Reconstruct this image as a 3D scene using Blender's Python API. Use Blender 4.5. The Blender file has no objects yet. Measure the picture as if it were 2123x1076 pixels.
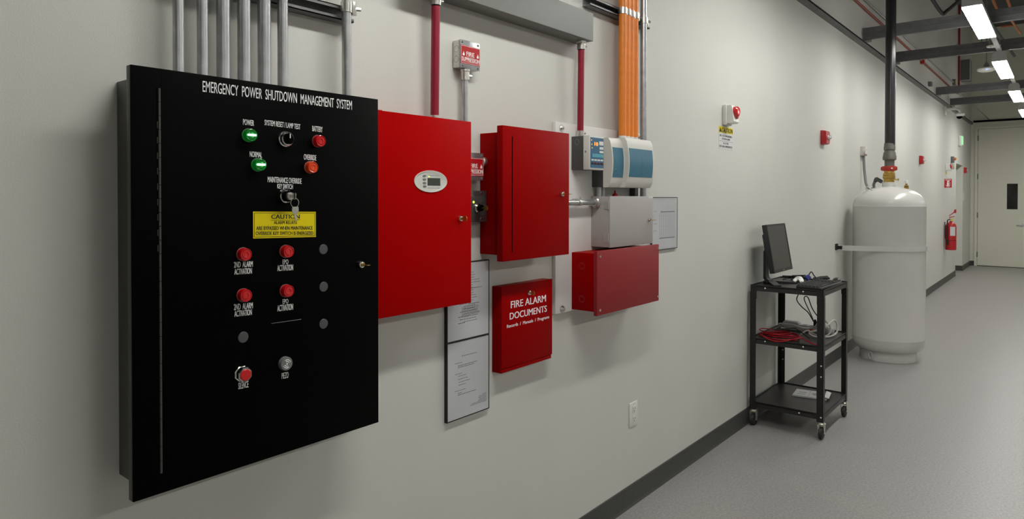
import bpy, bmesh, math, random
from mathutils import Vector, Matrix
random.seed(7)
S = bpy.context.scene
COL = S.collection
PI = math.pi

# ------------------------------------------------------------------ camera
CAM_LOC = Vector((1.6805, 0.0, 1.55))
yaw, pitch, roll, foc, ppy = 0.68603, 0.01181, 0.00069, 1404.47, 423.67
Fw = Vector((-math.sin(yaw)*math.cos(pitch), math.cos(yaw)*math.cos(pitch), -math.sin(pitch)))
R0 = Vector((math.cos(yaw), math.sin(yaw), 0)); U0 = R0.cross(Fw)
Rt = R0*math.cos(roll) + U0*math.sin(roll); Up = U0*math.cos(roll) - R0*math.sin(roll)
cd = bpy.data.cameras.new('camera'); cam = bpy.data.objects.new('camera', cd); COL.objects.link(cam)
M3 = Matrix((Rt, Up, -Fw)).transposed()
cam.matrix_world = Matrix.Translation(CAM_LOC) @ M3.to_4x4()
cd.sensor_fit = 'HORIZONTAL'; cd.sensor_width = 36.0; cd.lens = foc/2123*36.0
cd.shift_y = -(538.0-ppy)/2123.0
cd.clip_start = 0.02; cd.clip_end = 100
S.camera = cam

# ------------------------------------------------------------------ world, view, lamps' strength
w = bpy.data.worlds.new('world'); S.world = w; w.use_nodes = True
w.node_tree.nodes['Background'].inputs[0].default_value = (0.5, 0.52, 0.55, 1)
w.node_tree.nodes['Background'].inputs[1].default_value = 0.05
S.view_settings.view_transform = 'Standard'; S.view_settings.look = 'None'
S.view_settings.gamma = 1.0; S.view_settings.use_curve_mapping = False
S.view_settings.exposure = 0.0
LAMP = 50.0            # emission strength of the strip light diffusers
LAMP_COL = (1.0, 0.99, 0.945, 1)

# ------------------------------------------------------------------ materials
def sock(n, name):
    return n.inputs[name] if name in n.inputs else None
def mat(name, col, rough=0.5, metal=0.0, coat=0.0, emit=None, es=0.0, trans=0.0, noise=0.0, nscale=40.0, bump=0.0, bscale=200.0, spec=None):
    m = bpy.data.materials.new(name); m.use_nodes = True
    nt = m.node_tree; b = nt.nodes['Principled BSDF']
    b.inputs['Base Color'].default_value = (*col, 1)
    b.inputs['Roughness'].default_value = rough; b.inputs['Metallic'].default_value = metal
    if coat: b.inputs['Coat Weight'].default_value = coat; b.inputs['Coat Roughness'].default_value = 0.08
    if trans: b.inputs['Transmission Weight'].default_value = trans
    if spec is not None: b.inputs['Specular IOR Level'].default_value = spec
    if emit: b.inputs['Emission Color'].default_value = (*emit, 1); b.inputs['Emission Strength'].default_value = es
    if noise or bump:
        tc = nt.nodes.new('ShaderNodeTexCoord')
    if noise:
        n = nt.nodes.new('ShaderNodeTexNoise'); n.inputs['Scale'].default_value = nscale; n.inputs['Detail'].default_value = 5
        nt.links.new(tc.outputs['Object'], n.inputs['Vector'])
        r = nt.nodes.new('ShaderNodeValToRGB')
        r.color_ramp.elements[0].position = 0.3; r.color_ramp.elements[1].position = 0.7
        r.color_ramp.elements[0].color = (*[c*(1-noise) for c in col], 1)
        r.color_ramp.elements[1].color = (*[min(1, c*(1+noise)) for c in col], 1)
        nt.links.new(n.outputs['Fac'], r.inputs['Fac']); nt.links.new(r.outputs['Color'], b.inputs['Base Color'])
    if bump:
        n2 = nt.nodes.new('ShaderNodeTexNoise'); n2.inputs['Scale'].default_value = bscale; n2.inputs['Detail'].default_value = 3
        nt.links.new(tc.outputs['Object'], n2.inputs['Vector'])
        bp = nt.nodes.new('ShaderNodeBump'); bp.inputs['Strength'].default_value = bump; bp.inputs['Distance'].default_value = 0.002
        nt.links.new(n2.outputs['Fac'], bp.inputs['Height']); nt.links.new(bp.outputs['Normal'], b.inputs['Normal'])
    return m
M = {}
M['wall'] = mat('wall_paint', (0.62, 0.618, 0.575), 0.55, bump=0.25, bscale=260, noise=0.015, nscale=2.5)
M['endwall'] = mat('end_wall_paint', (0.72, 0.715, 0.60), 0.55, bump=0.2, bscale=260)
M['ceil'] = mat('ceiling_deck', (0.09, 0.09, 0.085), 0.8, noise=0.2, nscale=3)
M['base'] = mat('rubber_base', (0.05, 0.05, 0.047), 0.5, noise=0.1, nscale=30)
M['black'] = mat('black_enclosure_paint', (0.0011, 0.0011, 0.0012), 0.42, noise=0.2, nscale=300, bump=0.06, bscale=900, spec=0.04)
M['blackside'] = mat('black_enclosure_paint_lit', (0.065, 0.063, 0.055), 0.42, bump=0.1, bscale=900)  # same black paint as the cover front, lightened where light and sheen catch
M['red'] = mat('red_enclosure_paint', (0.41, 0.0005, 0.0008), 0.40, bump=0.06, bscale=700, noise=0.03, nscale=60, spec=0.03)
M['red2'] = mat('red_satin_paint', (0.295, 0.0005, 0.0008), 0.40, bump=0.08, bscale=700, spec=0.04)
M['redrough'] = mat('red_battery_box_paint', (0.28, 0.006, 0.010), 0.45, bump=0.35, bscale=800)
M['crimson'] = mat('crimson_conduit_paint', (0.27, 0.003, 0.025), 0.4, noise=0.12, nscale=30)
M['rust'] = mat('red_brown_conduit_paint', (0.30, 0.06, 0.04), 0.5)
M['galv'] = mat('galvanised_steel', (0.47, 0.48, 0.49), 0.36, metal=0.85, noise=0.15, nscale=25, bump=0.05, bscale=60)
M['zinc'] = mat('bright_zinc', (0.62, 0.61, 0.57), 0.3, metal=0.9, noise=0.1, nscale=60)
M['chrome'] = mat('chrome', (0.75, 0.74, 0.72), 0.14, metal=1.0)
M['brass'] = mat('brass', (0.50, 0.33, 0.09), 0.32, metal=0.9, noise=0.15, nscale=40)
M['strut'] = mat('strut_steel', (0.20, 0.20, 0.20), 0.5, metal=0.5, noise=0.15, nscale=20)
M['trough'] = mat('grey_wireway_paint', (0.155, 0.163, 0.150), 0.42, bump=0.1, bscale=700)
M['orange'] = mat('orange_conduit_paint', (0.80, 0.23, 0.02), 0.42, noise=0.06, nscale=40)
M['copper'] = mat('orange_brown_conduit', (0.45, 0.13, 0.03), 0.5)
M['white'] = mat('white_plastic', (0.74, 0.74, 0.70), 0.4)
M['board'] = mat('white_painted_board', (0.74, 0.72, 0.70), 0.35, noise=0.02, nscale=10)
M['offwhite'] = mat('off_white_casing', (0.66, 0.65, 0.60), 0.38, bump=0.08, bscale=800)
M['blue'] = mat('blue_teal_panel', (0.045, 0.17, 0.26), 0.32, noise=0.06, nscale=30)
M['bluescr'] = mat('blue_display_panel', (0.04, 0.14, 0.25), 0.3)
M['cyan'] = mat('pale_blue_display_strip', (0.10, 0.38, 0.46), 0.3)
M['dgrey'] = mat('dark_grey_casing', (0.062, 0.062, 0.062), 0.5, bump=0.1, bscale=900)
M['lgrey'] = mat('light_grey_enclosure_paint', (0.41, 0.395, 0.385), 0.42, bump=0.15, bscale=700)
M['mgrey'] = mat('mid_grey_plastic', (0.18, 0.18, 0.18), 0.5)
M['plug'] = mat('grey_plug_plastic', (0.075, 0.075, 0.08), 0.5)
M['slot'] = mat('dark_gap', (0.003, 0.003, 0.003), 0.9, spec=0.0)
M['darksteel'] = mat('dark_stainless_plate', (0.16, 0.155, 0.15), 0.35, metal=0.8, noise=0.1, nscale=60)
M['darkplate'] = mat('dark_grey_label_plate', (0.05, 0.048, 0.047), 0.4)
M['ink'] = mat('black_ink', (0.01, 0.01, 0.01), 0.6)
M['greyink'] = mat('grey_ink', (0.16, 0.16, 0.165), 0.6)
M['lightink'] = mat('pale_grey_ink', (0.33, 0.33, 0.34), 0.6)
M['letter'] = mat('white_lettering', (0.93, 0.93, 0.91), 0.5)
M['paper'] = mat('paper_behind_acrylic', (0.52, 0.53, 0.55), 0.22, noise=0.05, nscale=4, spec=0.5)
M['paperw'] = mat('white_paper', (0.62, 0.62, 0.62), 0.5)
M['yellow'] = mat('yellow_plate', (0.76, 0.62, 0.008), 0.45, noise=0.03, nscale=20, spec=0.15)
M['signred'] = mat('red_sign_plastic', (0.45, 0.008, 0.012), 0.35)
M['lensred'] = mat('red_lens', (0.60, 0.006, 0.010), 0.14, coat=0.6)
M['lensorange'] = mat('orange_lens', (0.78, 0.06, 0.006), 0.12, coat=0.6)
M['buttonred'] = mat('red_push_button', (0.60, 0.01, 0.012), 0.35)
M['greenlamp'] = mat('green_lit_lens', (0.003, 0.08, 0.01), 0.15, emit=(0.01, 1.0, 0.08), es=0.06)
M['greencore'] = mat('green_lit_core', (0.2, 1.0, 0.4), 0.3, emit=(0.35, 1.0, 0.5), es=14)
M['ledyellow'] = mat('yellow_green_led', (0.5, 0.8, 0.1), 0.3, emit=(0.6, 1.0, 0.1), es=2.0)
M['ledorange'] = mat('orange_led', (1, 0.4, 0.02), 0.3, emit=(1.0, 0.30, 0.01), es=1.3)
M['lcd'] = mat('lcd_glass', (0.05, 0.065, 0.05), 0.2)
M['diff'] = mat('lamp_diffuser', (0.9, 0.9, 0.88), 0.5, emit=LAMP_COL[:3], es=LAMP)
M['fixt'] = mat('lamp_housing_paint', (0.50, 0.49, 0.48), 0.5)
M['pipe'] = mat('black_steel_pipe', (0.012, 0.011, 0.013), 0.28, noise=0.2, nscale=30)
M['iron'] = mat('grey_iron_fitting', (0.14, 0.135, 0.12), 0.5, metal=0.4, noise=0.15, nscale=40)
M['coupred'] = mat('red_coupling_paint', (0.38, 0.02, 0.012), 0.4)
M['tank'] = mat('white_tank_enamel', (0.58, 0.575, 0.55), 0.22, noise=0.015, nscale=6)
M['cart'] = mat('black_cart_paint', (0.010, 0.0095, 0.009), 0.42, noise=0.2, nscale=60, bump=0.15, bscale=700)
M['shelf'] = mat('black_shelf_paint', (0.018, 0.016, 0.015), 0.38, noise=0.25, nscale=9, bump=0.15, bscale=700)
M['rubber'] = mat('black_rubber', (0.012, 0.012, 0.012), 0.6)
M['monitor'] = mat('black_monitor_plastic', (0.012, 0.012, 0.013), 0.4)
M['screen'] = mat('matte_screen', (0.035, 0.034, 0.03), 0.32, spec=0.6)
M['cable'] = mat('black_cable', (0.010, 0.010, 0.010), 0.5)
M['redcable'] = mat('red_cable', (0.38, 0.004, 0.012), 0.4)
M['whitecable'] = mat('off_white_cable', (0.52, 0.51, 0.47), 0.5)
M['vgablue'] = mat('blue_connector', (0.01, 0.02, 0.16), 0.4)
M['door'] = mat('door_paint', (0.72, 0.715, 0.60), 0.5)
M['glassdark'] = mat('dark_window_glass', (0.006, 0.006, 0.006), 0.08)
M['greensign'] = mat('green_lit_sign', (0.45, 0.8, 0.5), 0.4, emit=(0.35, 1.0, 0.45), es=0.35)
M['beam'] = mat('dark_strut_beam', (0.15, 0.15, 0.155), 0.5, metal=0.3, noise=0.12, nscale=15)
M['glassclear'] = mat('clear_strobe_lens', (0.8, 0.8, 0.8), 0.1, metal=0.5)
M['oranglens'] = mat('orange_strobe_lens', (0.75, 0.22, 0.02), 0.25)
def floor_mat():
    m = bpy.data.materials.new('speckled_vinyl_floor'); m.use_nodes = True
    nt = m.node_tree; b = nt.nodes['Principled BSDF']; b.inputs['Roughness'].default_value = 0.38
    tc = nt.nodes.new('ShaderNodeTexCoord')
    v = nt.nodes.new('ShaderNodeTexVoronoi'); v.inputs['Scale'].default_value = 55
    nt.links.new(tc.outputs['Object'], v.inputs['Vector'])
    n = nt.nodes.new('ShaderNodeTexNoise'); n.inputs['Scale'].default_value = 90; n.inputs['Detail'].default_value = 4
    nt.links.new(tc.outputs['Object'], n.inputs['Vector'])
    r = nt.nodes.new('ShaderNodeValToRGB')
    r.color_ramp.elements[0].position = 0.06; r.color_ramp.elements[0].color = (0.62, 0.61, 0.59, 1)
    r.color_ramp.elements[1].position = 0.11; r.color_ramp.elements[1].color = (0.315, 0.305, 0.295, 1)
    nt.links.new(v.outputs['Distance'], r.inputs['Fac'])
    r2 = nt.nodes.new('ShaderNodeValToRGB')
    r2.color_ramp.elements[0].position = 0.36; r2.color_ramp.elements[0].color = (0.80, 0.80, 0.80, 1)
    r2.color_ramp.elements[1].position = 0.60; r2.color_ramp.elements[1].color = (1.05, 1.05, 1.05, 1)
    nt.links.new(n.outputs['Fac'], r2.inputs['Fac'])
    mx = nt.nodes.new('ShaderNodeMixRGB'); mx.blend_type = 'MULTIPLY'; mx.inputs[0].default_value = 1
    nt.links.new(r.outputs['Color'], mx.inputs[1]); nt.links.new(r2.outputs['Color'], mx.inputs[2])
    nt.links.new(mx.outputs['Color'], b.inputs['Base Color'])
    return m
M['floor'] = floor_mat()

# ------------------------------------------------------------------ building helpers
W = {}     # world position of every object's origin
def thing(name, label, cat, loc, group=None):
    o = bpy.data.objects.new(name, None); COL.objects.link(o)
    o.empty_display_size = 0.05; o.location = loc; W[o.name] = Vector(loc)
    return tag(o, label, cat, group)
def tag(o, label, cat, group=None):
    o['label'] = label; o['category'] = cat
    if group: o['group'] = group
    return o
def struct(o):
    o['kind'] = 'structure'; return o

class MB:
    def __init__(s): s.bm = bmesh.new()
    def _add(s, verts, faces):
        vs = [s.bm.verts.new(v) for v in verts]
        for f in faces:
            try: s.bm.faces.new([vs[i] for i in f])
            except ValueError: pass
        return vs
    def box(s, x0, x1, y0, y1, z0, z1, bev=0.0, seg=2):
        t = bmesh.new(); bmesh.ops.create_cube(t, size=1.0)
        for v in t.verts:
            v.co = Vector(((x0+x1)/2+v.co.x*(x1-x0), (y0+y1)/2+v.co.y*(y1-y0), (z0+z1)/2+v.co.z*(z1-z0)))
        if bev > 0:
            bmesh.ops.bevel(t, geom=t.edges[:], offset=bev, segments=seg, affect='EDGES', profile=0.5)
        s.merge(t); return s
    def merge(s, t, mtx=None):
        me = bpy.data.meshes.new('tmp'); t.to_mesh(me); t.free()
        if mtx is not None: me.transform(mtx)
        s.bm.from_mesh(me); bpy.data.meshes.remove(me)
    def lathe(s, prof, c, axis=(0, 0, 1), seg=32, rot=0.0):
        "prof: (radius, height along axis)"
        a = Vector(axis).normalized(); c = Vector(c)
        u = a.orthogonal().normalized()
        if abs(a.z) > 0.9: u = Vector((1, 0, 0))
        if abs(a.x) > 0.9: u = Vector((0, 1, 0))
        v = a.cross(u)
        rings = []
        for r, h in prof:
            if r < 1e-6: rings.append([s.bm.verts.new(c+a*h)])
            else: rings.append([s.bm.verts.new(c+a*h+(u*math.cos(rot+2*PI*k/seg)+v*math.sin(rot+2*PI*k/seg))*r) for k in range(seg)])
        for A, B in zip(rings[:-1], rings[1:]):
            for k in range(seg):
                k2 = (k+1) % seg
                q = [A[k % len(A)], A[k2 % len(A)], B[k2 % len(B)], B[k % len(B)]]
                q2 = []
                for e in q:
                    if e not in q2: q2.append(e)
                if len(q2) >= 3:
                    try: s.bm.faces.new(q2)
                    except ValueError: pass
        return s
    def cyl(s, c, r, h, axis=(0, 0, 1), seg=24, bev=0.0, rot=0.0):
        if bev: p = [(0, 0), (r-bev, 0), (r, bev), (r, h-bev), (r-bev, h), (0, h)]
        else: p = [(0, 0), (r, 0), (r, h), (0, h)]
        return s.lathe(p, c, axis, seg, rot)
    def torus(s, c, R, r, axis, seg=28, ts=8):
        pr = [(R+r*math.cos(2*PI*k/ts), r*math.sin(2*PI*k/ts)) for k in range(ts+1)]
        return s.lathe(pr, c, axis, seg)
    def tube(s, pts, r, seg=10, sub=6, closed=False, smooth=True):
        P = [Vector(p) for p in pts]
        if smooth and len(P) > 2:
            n = len(P); out = []
            rng = range(n if closed else n-1)
            for i in rng:
                p0 = P[(i-1) % n] if closed or i > 0 else P[0]*2-P[1]
                p1 = P[i]; p2 = P[(i+1) % n]
                p3 = P[(i+2) % n] if closed or i+2 < n else P[-1]*2-P[-2]
                for k in range(sub):
                    t = k/sub
                    out.append(0.5*((2*p1)+(-p0+p2)*t+(2*p0-5*p1+4*p2-p3)*t*t+(-p0+3*p1-3*p2+p3)*t**3))
            if not closed: out.append(P[-1])
            P = out
        n = len(P); rings = []; u = None
        for i, p in enumerate(P):
            if closed: tg = P[(i+1) % n]-P[i-1]
            else: tg = P[min(i+1, n-1)]-P[max(i-1, 0)]
            tg.normalize()
            if u is None: u = tg.orthogonal().normalized()
            else:
                u = (u-tg*u.dot(tg))
                u = u.normalized() if u.length > 1e-6 else tg.orthogonal().normalized()
            v = tg.cross(u)
            rings.append([s.bm.verts.new(p+(u*math.cos(2*PI*k/seg)+v*math.sin(2*PI*k/seg))*r) for k in range(seg)])
        for i in range(n if closed else n-1):
            A, B = rings[i], rings[(i+1) % n]
            for k in range(seg): s.bm.faces.new([A[k], A[(k+1) % seg], B[(k+1) % seg], B[k]])
        if not closed:
            s.bm.faces.new(rings[0][::-1]); s.bm.faces.new(rings[-1])
        return s
    def prism_y(s, prof, y0, y1):
        "extrude an (x, z) outline along y"
        n = len(prof)
        A = [s.bm.verts.new((x, y0, z)) for x, z in prof]; B = [s.bm.verts.new((x, y1, z)) for x, z in prof]
        for k in range(n): s.bm.faces.new([A[k], A[(k+1) % n], B[(k+1) % n], B[k]])
        s.bm.faces.new(A[::-1]); s.bm.faces.new(B); return s
    def prism(s, pts, d):
        "flat outline of 3-D points pushed by vector d"
        d = Vector(d); n = len(pts)
        A = [s.bm.verts.new(Vector(p)) for p in pts]; B = [s.bm.verts.new(Vector(p)+d) for p in pts]
        for k in range(n): s.bm.faces.new([A[k], A[(k+1) % n], B[(k+1) % n], B[k]])
        s.bm.faces.new(A[::-1]); s.bm.faces.new(B); return s
    def bar(s, p, q, wd, hg, up=(0, 0, 1)):
        "rectangular bar from p to q"
        p, q = Vector(p), Vector(q); d = (q-p).normalized(); u = Vector(up); sd = d.cross(u).normalized(); u = sd.cross(d)
        c = [p+sd*a*wd/2+u*b*hg/2 for a, b in ((-1, -1), (1, -1), (1, 1), (-1, 1))]
        return s.prism(c, q-p)
    def text(s, t, X, y0, y1, z0, z1, slope=0.0, th=0.0007, bold=0.0, align='x'):
        "lettering in the plane x = X, reading towards +y, fitted to the rectangle"
        cu = bpy.data.curves.new('lettering', 'FONT'); cu.body = t; cu.extrude = 0.02; cu.resolution_u = 3
        ob = bpy.data.objects.new('lettering', cu)
        me = bpy.data.meshes.new_from_object(ob)
        bpy.data.objects.remove(ob); bpy.data.curves.remove(cu)
        xs = [v.co.x for v in me.vertices]; ys = [v.co.y for v in me.vertices]
        ax, bx, ay, by = min(xs), max(xs), min(ys), max(ys)
        for v in me.vertices:
            a = (v.co.x-ax)/(bx-ax); b = (v.co.y-ay)/(by-ay)
            d = X+(th if v.co.z > 0 else 0.0)
            v.co = Vector((d, y0+a*(y1-y0), z0+b*(z1-z0)+slope*(a-0.5)*(y1-y0)))
        k = bold*(z1-z0)*1.1            # heavier strokes: the outline laid down again a little to each side
        for dx, dy in (((-0.00015, -k), (0, 0), (-0.0003, k)) if bold else ((0, 0),)):
            me.transform(Matrix.Translation((dx, dy, 0))); s.bm.from_mesh(me); me.transform(Matrix.Translation((-dx, -dy, 0)))
        bpy.data.meshes.remove(me); return s
    def build(s, name, m, parent=None, label=None):
        bm = s.bm
        bmesh.ops.recalc_face_normals(bm, faces=bm.faces[:])
        lo = Vector((1e9,)*3); hi = -lo
        for v in bm.verts:
            for i in range(3): lo[i] = min(lo[i], v.co[i]); hi[i] = max(hi[i], v.co[i])
        c = (lo+hi)/2
        if parent is None: c.z = lo.z
        for v in bm.verts: v.co -= c
        me = bpy.data.meshes.new(name); bm.to_mesh(me); bm.free()
        me.materials.append(M[m] if isinstance(m, str) else m)
        me.shade_smooth(); me.set_sharp_from_angle(angle=math.radians(32))
        o = bpy.data.objects.new(name, me); COL.objects.link(o)
        W[o.name] = c.copy()
        if parent is not None:
            o.parent = parent; o.location = c-W[parent.name]
        else: o.location = c
        if label: o['label'] = label
        return o
def B(x0, x1, y0, y1, z0, z1, bev=0.0): return MB().box(x0, x1, y0, y1, z0, z1, bev)
def kids(o): return [c for c in bpy.data.objects if c.parent == o]
def copy_tree(o, d, label=None):
    "copy of a thing with its parts and sub-parts, moved by d"
    c = o.copy(); COL.objects.link(c); c.location = Vector(o.location)+Vector(d); W[c.name] = W[o.name]+Vector(d)
    if label: c['label'] = label
    for k in kids(o):
        k2 = k.copy(); COL.objects.link(k2); k2.parent = c
        for g in kids(k):
            g2 = g.copy(); COL.objects.link(g2); g2.parent = k2
    return c
def copy_part(o, d, parent):
    c = o.copy(); COL.objects.link(c); c.parent = parent; c.location = o.location+Vector(d)
    for k in kids(o):
        k2 = k.copy(); COL.objects.link(k2); k2.parent = c
    return c

# ================================================================== THE SETTING
YB, YE, XR, ZC, TH = -4.0, 18.39, 7.0, 5.3, 0.30
OY0, OY1, OZ = 15.785, 16.91, 2.20
b = MB(); b.box(-TH, 0, YB, OY0, 0, ZC); b.box(-TH, 0, OY1, YE, 0, ZC); b.box(-TH, 0, OY0, OY1, OZ, ZC)
struct(b.build('wall_left', 'wall'))
struct(B(-TH, XR+0.2, YE, YE+0.2, 0, ZC).build('wall_end', 'endwall'))
struct(B(XR, XR+0.2, YB, YE, 0, ZC).build('wall_right', 'wall'))
struct(B(-TH, XR+0.2, YB-0.2, YB, 0, ZC).build('wall_back', 'wall'))
struct(B(-TH, XR+0.2, YB-0.2, YE+0.2, -0.1, 0).build('floor', 'floor'))
struct(B(-TH, XR+0.2, YB-0.2, YE+0.2, ZC, ZC+0.1).build('ceiling', 'ceil'))
BH = 0.106
def baseprof(x): return [(x, 0), (x+0.014, 0), (x+0.010, 0.006), (x+0.006, 0.016), (x+0.005, BH-0.003), (x+0.003, BH), (x, BH)]
b = MB(); b.prism_y(baseprof(0.0), YB, OY0); b.prism_y(baseprof(0.0), OY1+0.003, YE)
b.box(-0.2, 0.006, OY1-0.005, OY1, 0, BH)
struct(b.build('baseboard_left', 'base'))
struct(B(0.006, 0.078, YE-0.006, YE, 0, BH).build('baseboard_end', 'base'))
# recessed door in the opening of the left wall
d2 = struct(B(-0.26, -0.21, OY0+0.002, OY1-0.002, 0.004, OZ-0.004).build('door_2', 'door'))
# tall end door with frame, glazed lite, hinges, lever
dr = thing('door_1', 'tall pale door in the end wall', 'door', (0.6, YE, 0)); struct(dr)
for k in ('label', 'category'): del dr[k]
DX0, DX1, DZ = 0.135, 1.20, 3.06
b = MB(); b.box(DX0-0.055, DX0, YE-0.035, YE, 0, DZ+0.055); b.box(DX1, DX1+0.055, YE-0.035, YE, 0, DZ+0.055); b.box(DX0, DX1, YE-0.035, YE, DZ, DZ+0.055)
b.build('door_frame', 'door', dr)
leaf = B(DX0+0.006, DX1-0.004, YE-0.026, YE-0.001, 0.012, DZ-0.006).build('door_leaf', 'door', dr)
pn = B(0.667, 0.858, YE-0.0285, YE-0.0262, 1.275, 1.834).build('glass_pane', 'glassdark', dr)
b = MB(); t = 0.012
b.box(0.667-t, 0.858+t, YE-0.031, YE-0.026, 1.834, 1.834+t); b.box(0.667-t, 0.858+t, YE-0.031, YE-0.026, 1.275-t, 1.275)
b.box(0.667-t, 0.667, YE-0.031, YE-0.026, 1.275, 1.834); b.box(0.858, 0.858+t, YE-0.031, YE-0.026, 1.275, 1.834)
b.build('glazing_frame', 'door', dr)
for z in (2.857, 2.002, 1.135, 0.257):
    MB().cyl((DX0+0.001, YE-0.036, z-0.06), 0.011, 0.12, seg=12).build('hinge', 'mgrey', dr)
b = MB(); b.cyl((0.945, YE-0.040, 0.93), 0.03, 0.014, axis=(0, 1, 0)); b.box(0.84, 0.955, YE-0.066, YE-0.052, 0.922, 0.940, 0.004); b.cyl((0.945, YE-0.06, 0.93), 0.012, 0.03, axis=(0, 1, 0))
b.build('lever_handle', 'galv', dr)
B(DX0, DX1, YE-0.034, YE-0.004, 0.0, 0.011).build('threshold', 'slot', dr)

# ================================================================== SMALL HARDWARE PARTS
def lock_part(parent, X, y, z, key=0.022, flat=True, r=0.011):
    l = MB().lathe([(0, 0), (r, 0), (r, 0.004), (r*0.8, 0.008), (r*0.55, 0.009), (0.0, 0.009)], (X, y, z), (1, 0, 0), 24).build('lock', 'chrome', parent, 'chrome lock')
    MB().cyl((X+0.0086, y, z), r*0.5, 0.003, (1, 0, 0), 16).build('lock_plug', 'brass', l)
    if key:
        k = MB()
        if flat: k.box(X+0.0105, X+0.0105+key, y-0.006, y+0.006, z-0.001, z+0.001, 0.0006)
        else:
            k.box(X+0.0105, X+0.014, y-0.001, y+0.001, z-0.004, z+0.004); k.cyl((X+0.016+key*0.3, y-0.001, z), key*0.42, 0.002, (0, 1, 0), 20)
        k.build('key', 'brass', l)
    return l
def screw(parent, X, y, z, r=0.005, m='zinc'):
    return MB().lathe([(0, 0), (r, 0), (r*0.85, r*0.45), (0, r*0.65)], (X, y, z), (1, 0, 0), 14).build('screw', m, parent)

# ================================================================== BLACK SHUTDOWN CONTROL PANEL
XP = 0.130
Y0, Y1, Z0, Z1 = 0.6062, 1.2795, 0.8895, 1.8318
p = thing('power_shutdown_panel', 'large black wall control panel with white lettering, lit green lamps and red lamps', 'control panel', (0, 0.94, Z0))
B(0, 0.1075, Y0+0.021, Y1-0.021, Z0+0.021, Z1-0.021, 0.002).build('body', 'blackside', p)
B(0.1075, XP-0.004, Y0, Y1, Z0, Z1, 0.0015).build('cover_lit_edge', 'blackside', p)  # same cover, split off so its edge carries the brighter lit tone
cov = B(XP-0.004, XP, Y0, Y1, Z0, Z1, 0.0015).build('cover', 'black', p)
b = MB(); b.box(XP, XP+0.0004, 0.6590, 0.6622, 0.934, 1.789)
b.box(XP-0.001, XP+0.0003, 0.6692, 0.6698, 1.789, Z1-0.0015); b.box(XP-0.001, XP+0.0003, 0.6692, 0.6698, Z0+0.0015, 0.934)
b.build('hinge_gap', 'slot', p)
b = MB(); n = 28; dz = (1.7885-0.934)/n
for k in range(n): b.cyl((XP-0.001, 0.6655, 0.934+k*dz+0.0006), 0.0028, dz-0.0012, seg=10)
for k in range(9): b.box(XP+0.0004, XP+0.0008, 0.6600, 0.6612, 1.70-k*0.034, 1.714-k*0.034)
b.build('piano_hinge', 'blackside', p)
b = MB(); b.text('EMERGENCY  POWER  SHUTDOWN  MANAGEMENT  SYSTEM', XP, 0.7623, 1.1857, 1.7917, 1.8173, bold=0.0); b.build('lettering', 'letter', p)
legends = [('POWER', 0.8617, 0.8900, 1.7232, 1.7372), ('SYSTEM RESET / LAMP TEST', 0.9189, 1.0204, 1.7259, 1.7394), ('BATTERY', 1.0568, 1.0886, 1.7224, 1.7366),
 ('NORMAL', 0.8787, 0.9111, 1.6460, 1.6598), ('OVERRIDE', 1.0310, 1.0687, 1.6455, 1.6602), ('MAINTENANCE OVERRIDE', 0.9267, 1.0235, 1.5837, 1.5979), ('KEY SWITCH', 0.9534, 0.9978, 1.5689, 1.5812),
 ('2ND  ALARM', 0.8368, 0.8855, 1.3770, 1.3910), ('ACTIVATION', 0.8379, 0.8829, 1.3600, 1.3742), ('EPO', 0.9678, 0.9840, 1.3754, 1.3875), ('ACTIVATION', 0.9527, 0.9976, 1.3587, 1.3740),
 ('2ND  ALARM', 0.8363, 0.8851, 1.2746, 1.2892), ('ACTIVATION', 0.8375, 0.8824, 1.2582, 1.2728), ('EPO', 0.9674, 0.9836, 1.2739, 1.2860), ('ACTIVATION', 0.9523, 0.9972, 1.2562, 1.2722),
 ('PIEZO', 0.9639, 0.9834, 1.0818, 1.0974), ('SILENCE', 0.8466, 0.8728, 1.0813, 1.0973)]
for t, a, c, e, f in legends:
    MB().text(t, XP, a, c, e, f, slope=-0.03, bold=0.008).build('lettering', 'letter', p)
b = MB(); b.prism([(XP, 0.9352, 1.2284), (XP, 1.0213, 1.2270), (XP, 1.0213, 1.2278), (XP, 0.9352, 1.2292)], (0.0004, 0, 0)); b.build('engraved_line', 'lightink', p)
def indicator(y, z, m, core=None):
    o = MB().lathe([(0, 0), (0.0160, 0), (0.0160, 0.006), (0.0156, 0.0065), (0.0156, 0.0165), (0.0146, 0.0190), (0.0136, 0.0195), (0.0128, 0.0175), (0.0105, 0.0172), (0.0096, 0.0190), (0.0060, 0.0196), (0.0052, 0.0180), (0.0, 0.0180)], (XP, y, z), (1, 0, 0), 28).build('indicator_lamp', m, p)
    MB().torus((XP+0.004, y, z), 0.0160, 0.0008, (1, 0, 0), 28, 6).build('bezel', 'mgrey', o)
    if core:
        MB().box(XP+0.0178, XP+0.0205, y-0.010, y+0.011, z-0.0022, z+0.0022, 0.0009).build('lit_filament', core, o, 'bright green lit bar')
    return o
g1 = indicator(0.8735, 1.6985, 'greenlamp', 'greencore'); g1['label'] = 'lit green lamp'
g2 = indicator(0.8975, 1.6275, 'greenlamp', 'greencore'); g2['label'] = 'lit green lamp'
r1 = indicator(1.0710, 1.6968, 'lensred'); r1['label'] = 'red lamp'
o1 = indicator(1.0470, 1.6262, 'lensorange'); o1['label'] = 'orange lamp'
for y, z in ((0.8580, 1.4092), (0.9740, 1.4089), (0.8580, 1.3096), (0.9740, 1.3080)):
    copy_part(r1, (0, y-1.0710, z-1.6968), p)
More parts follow.
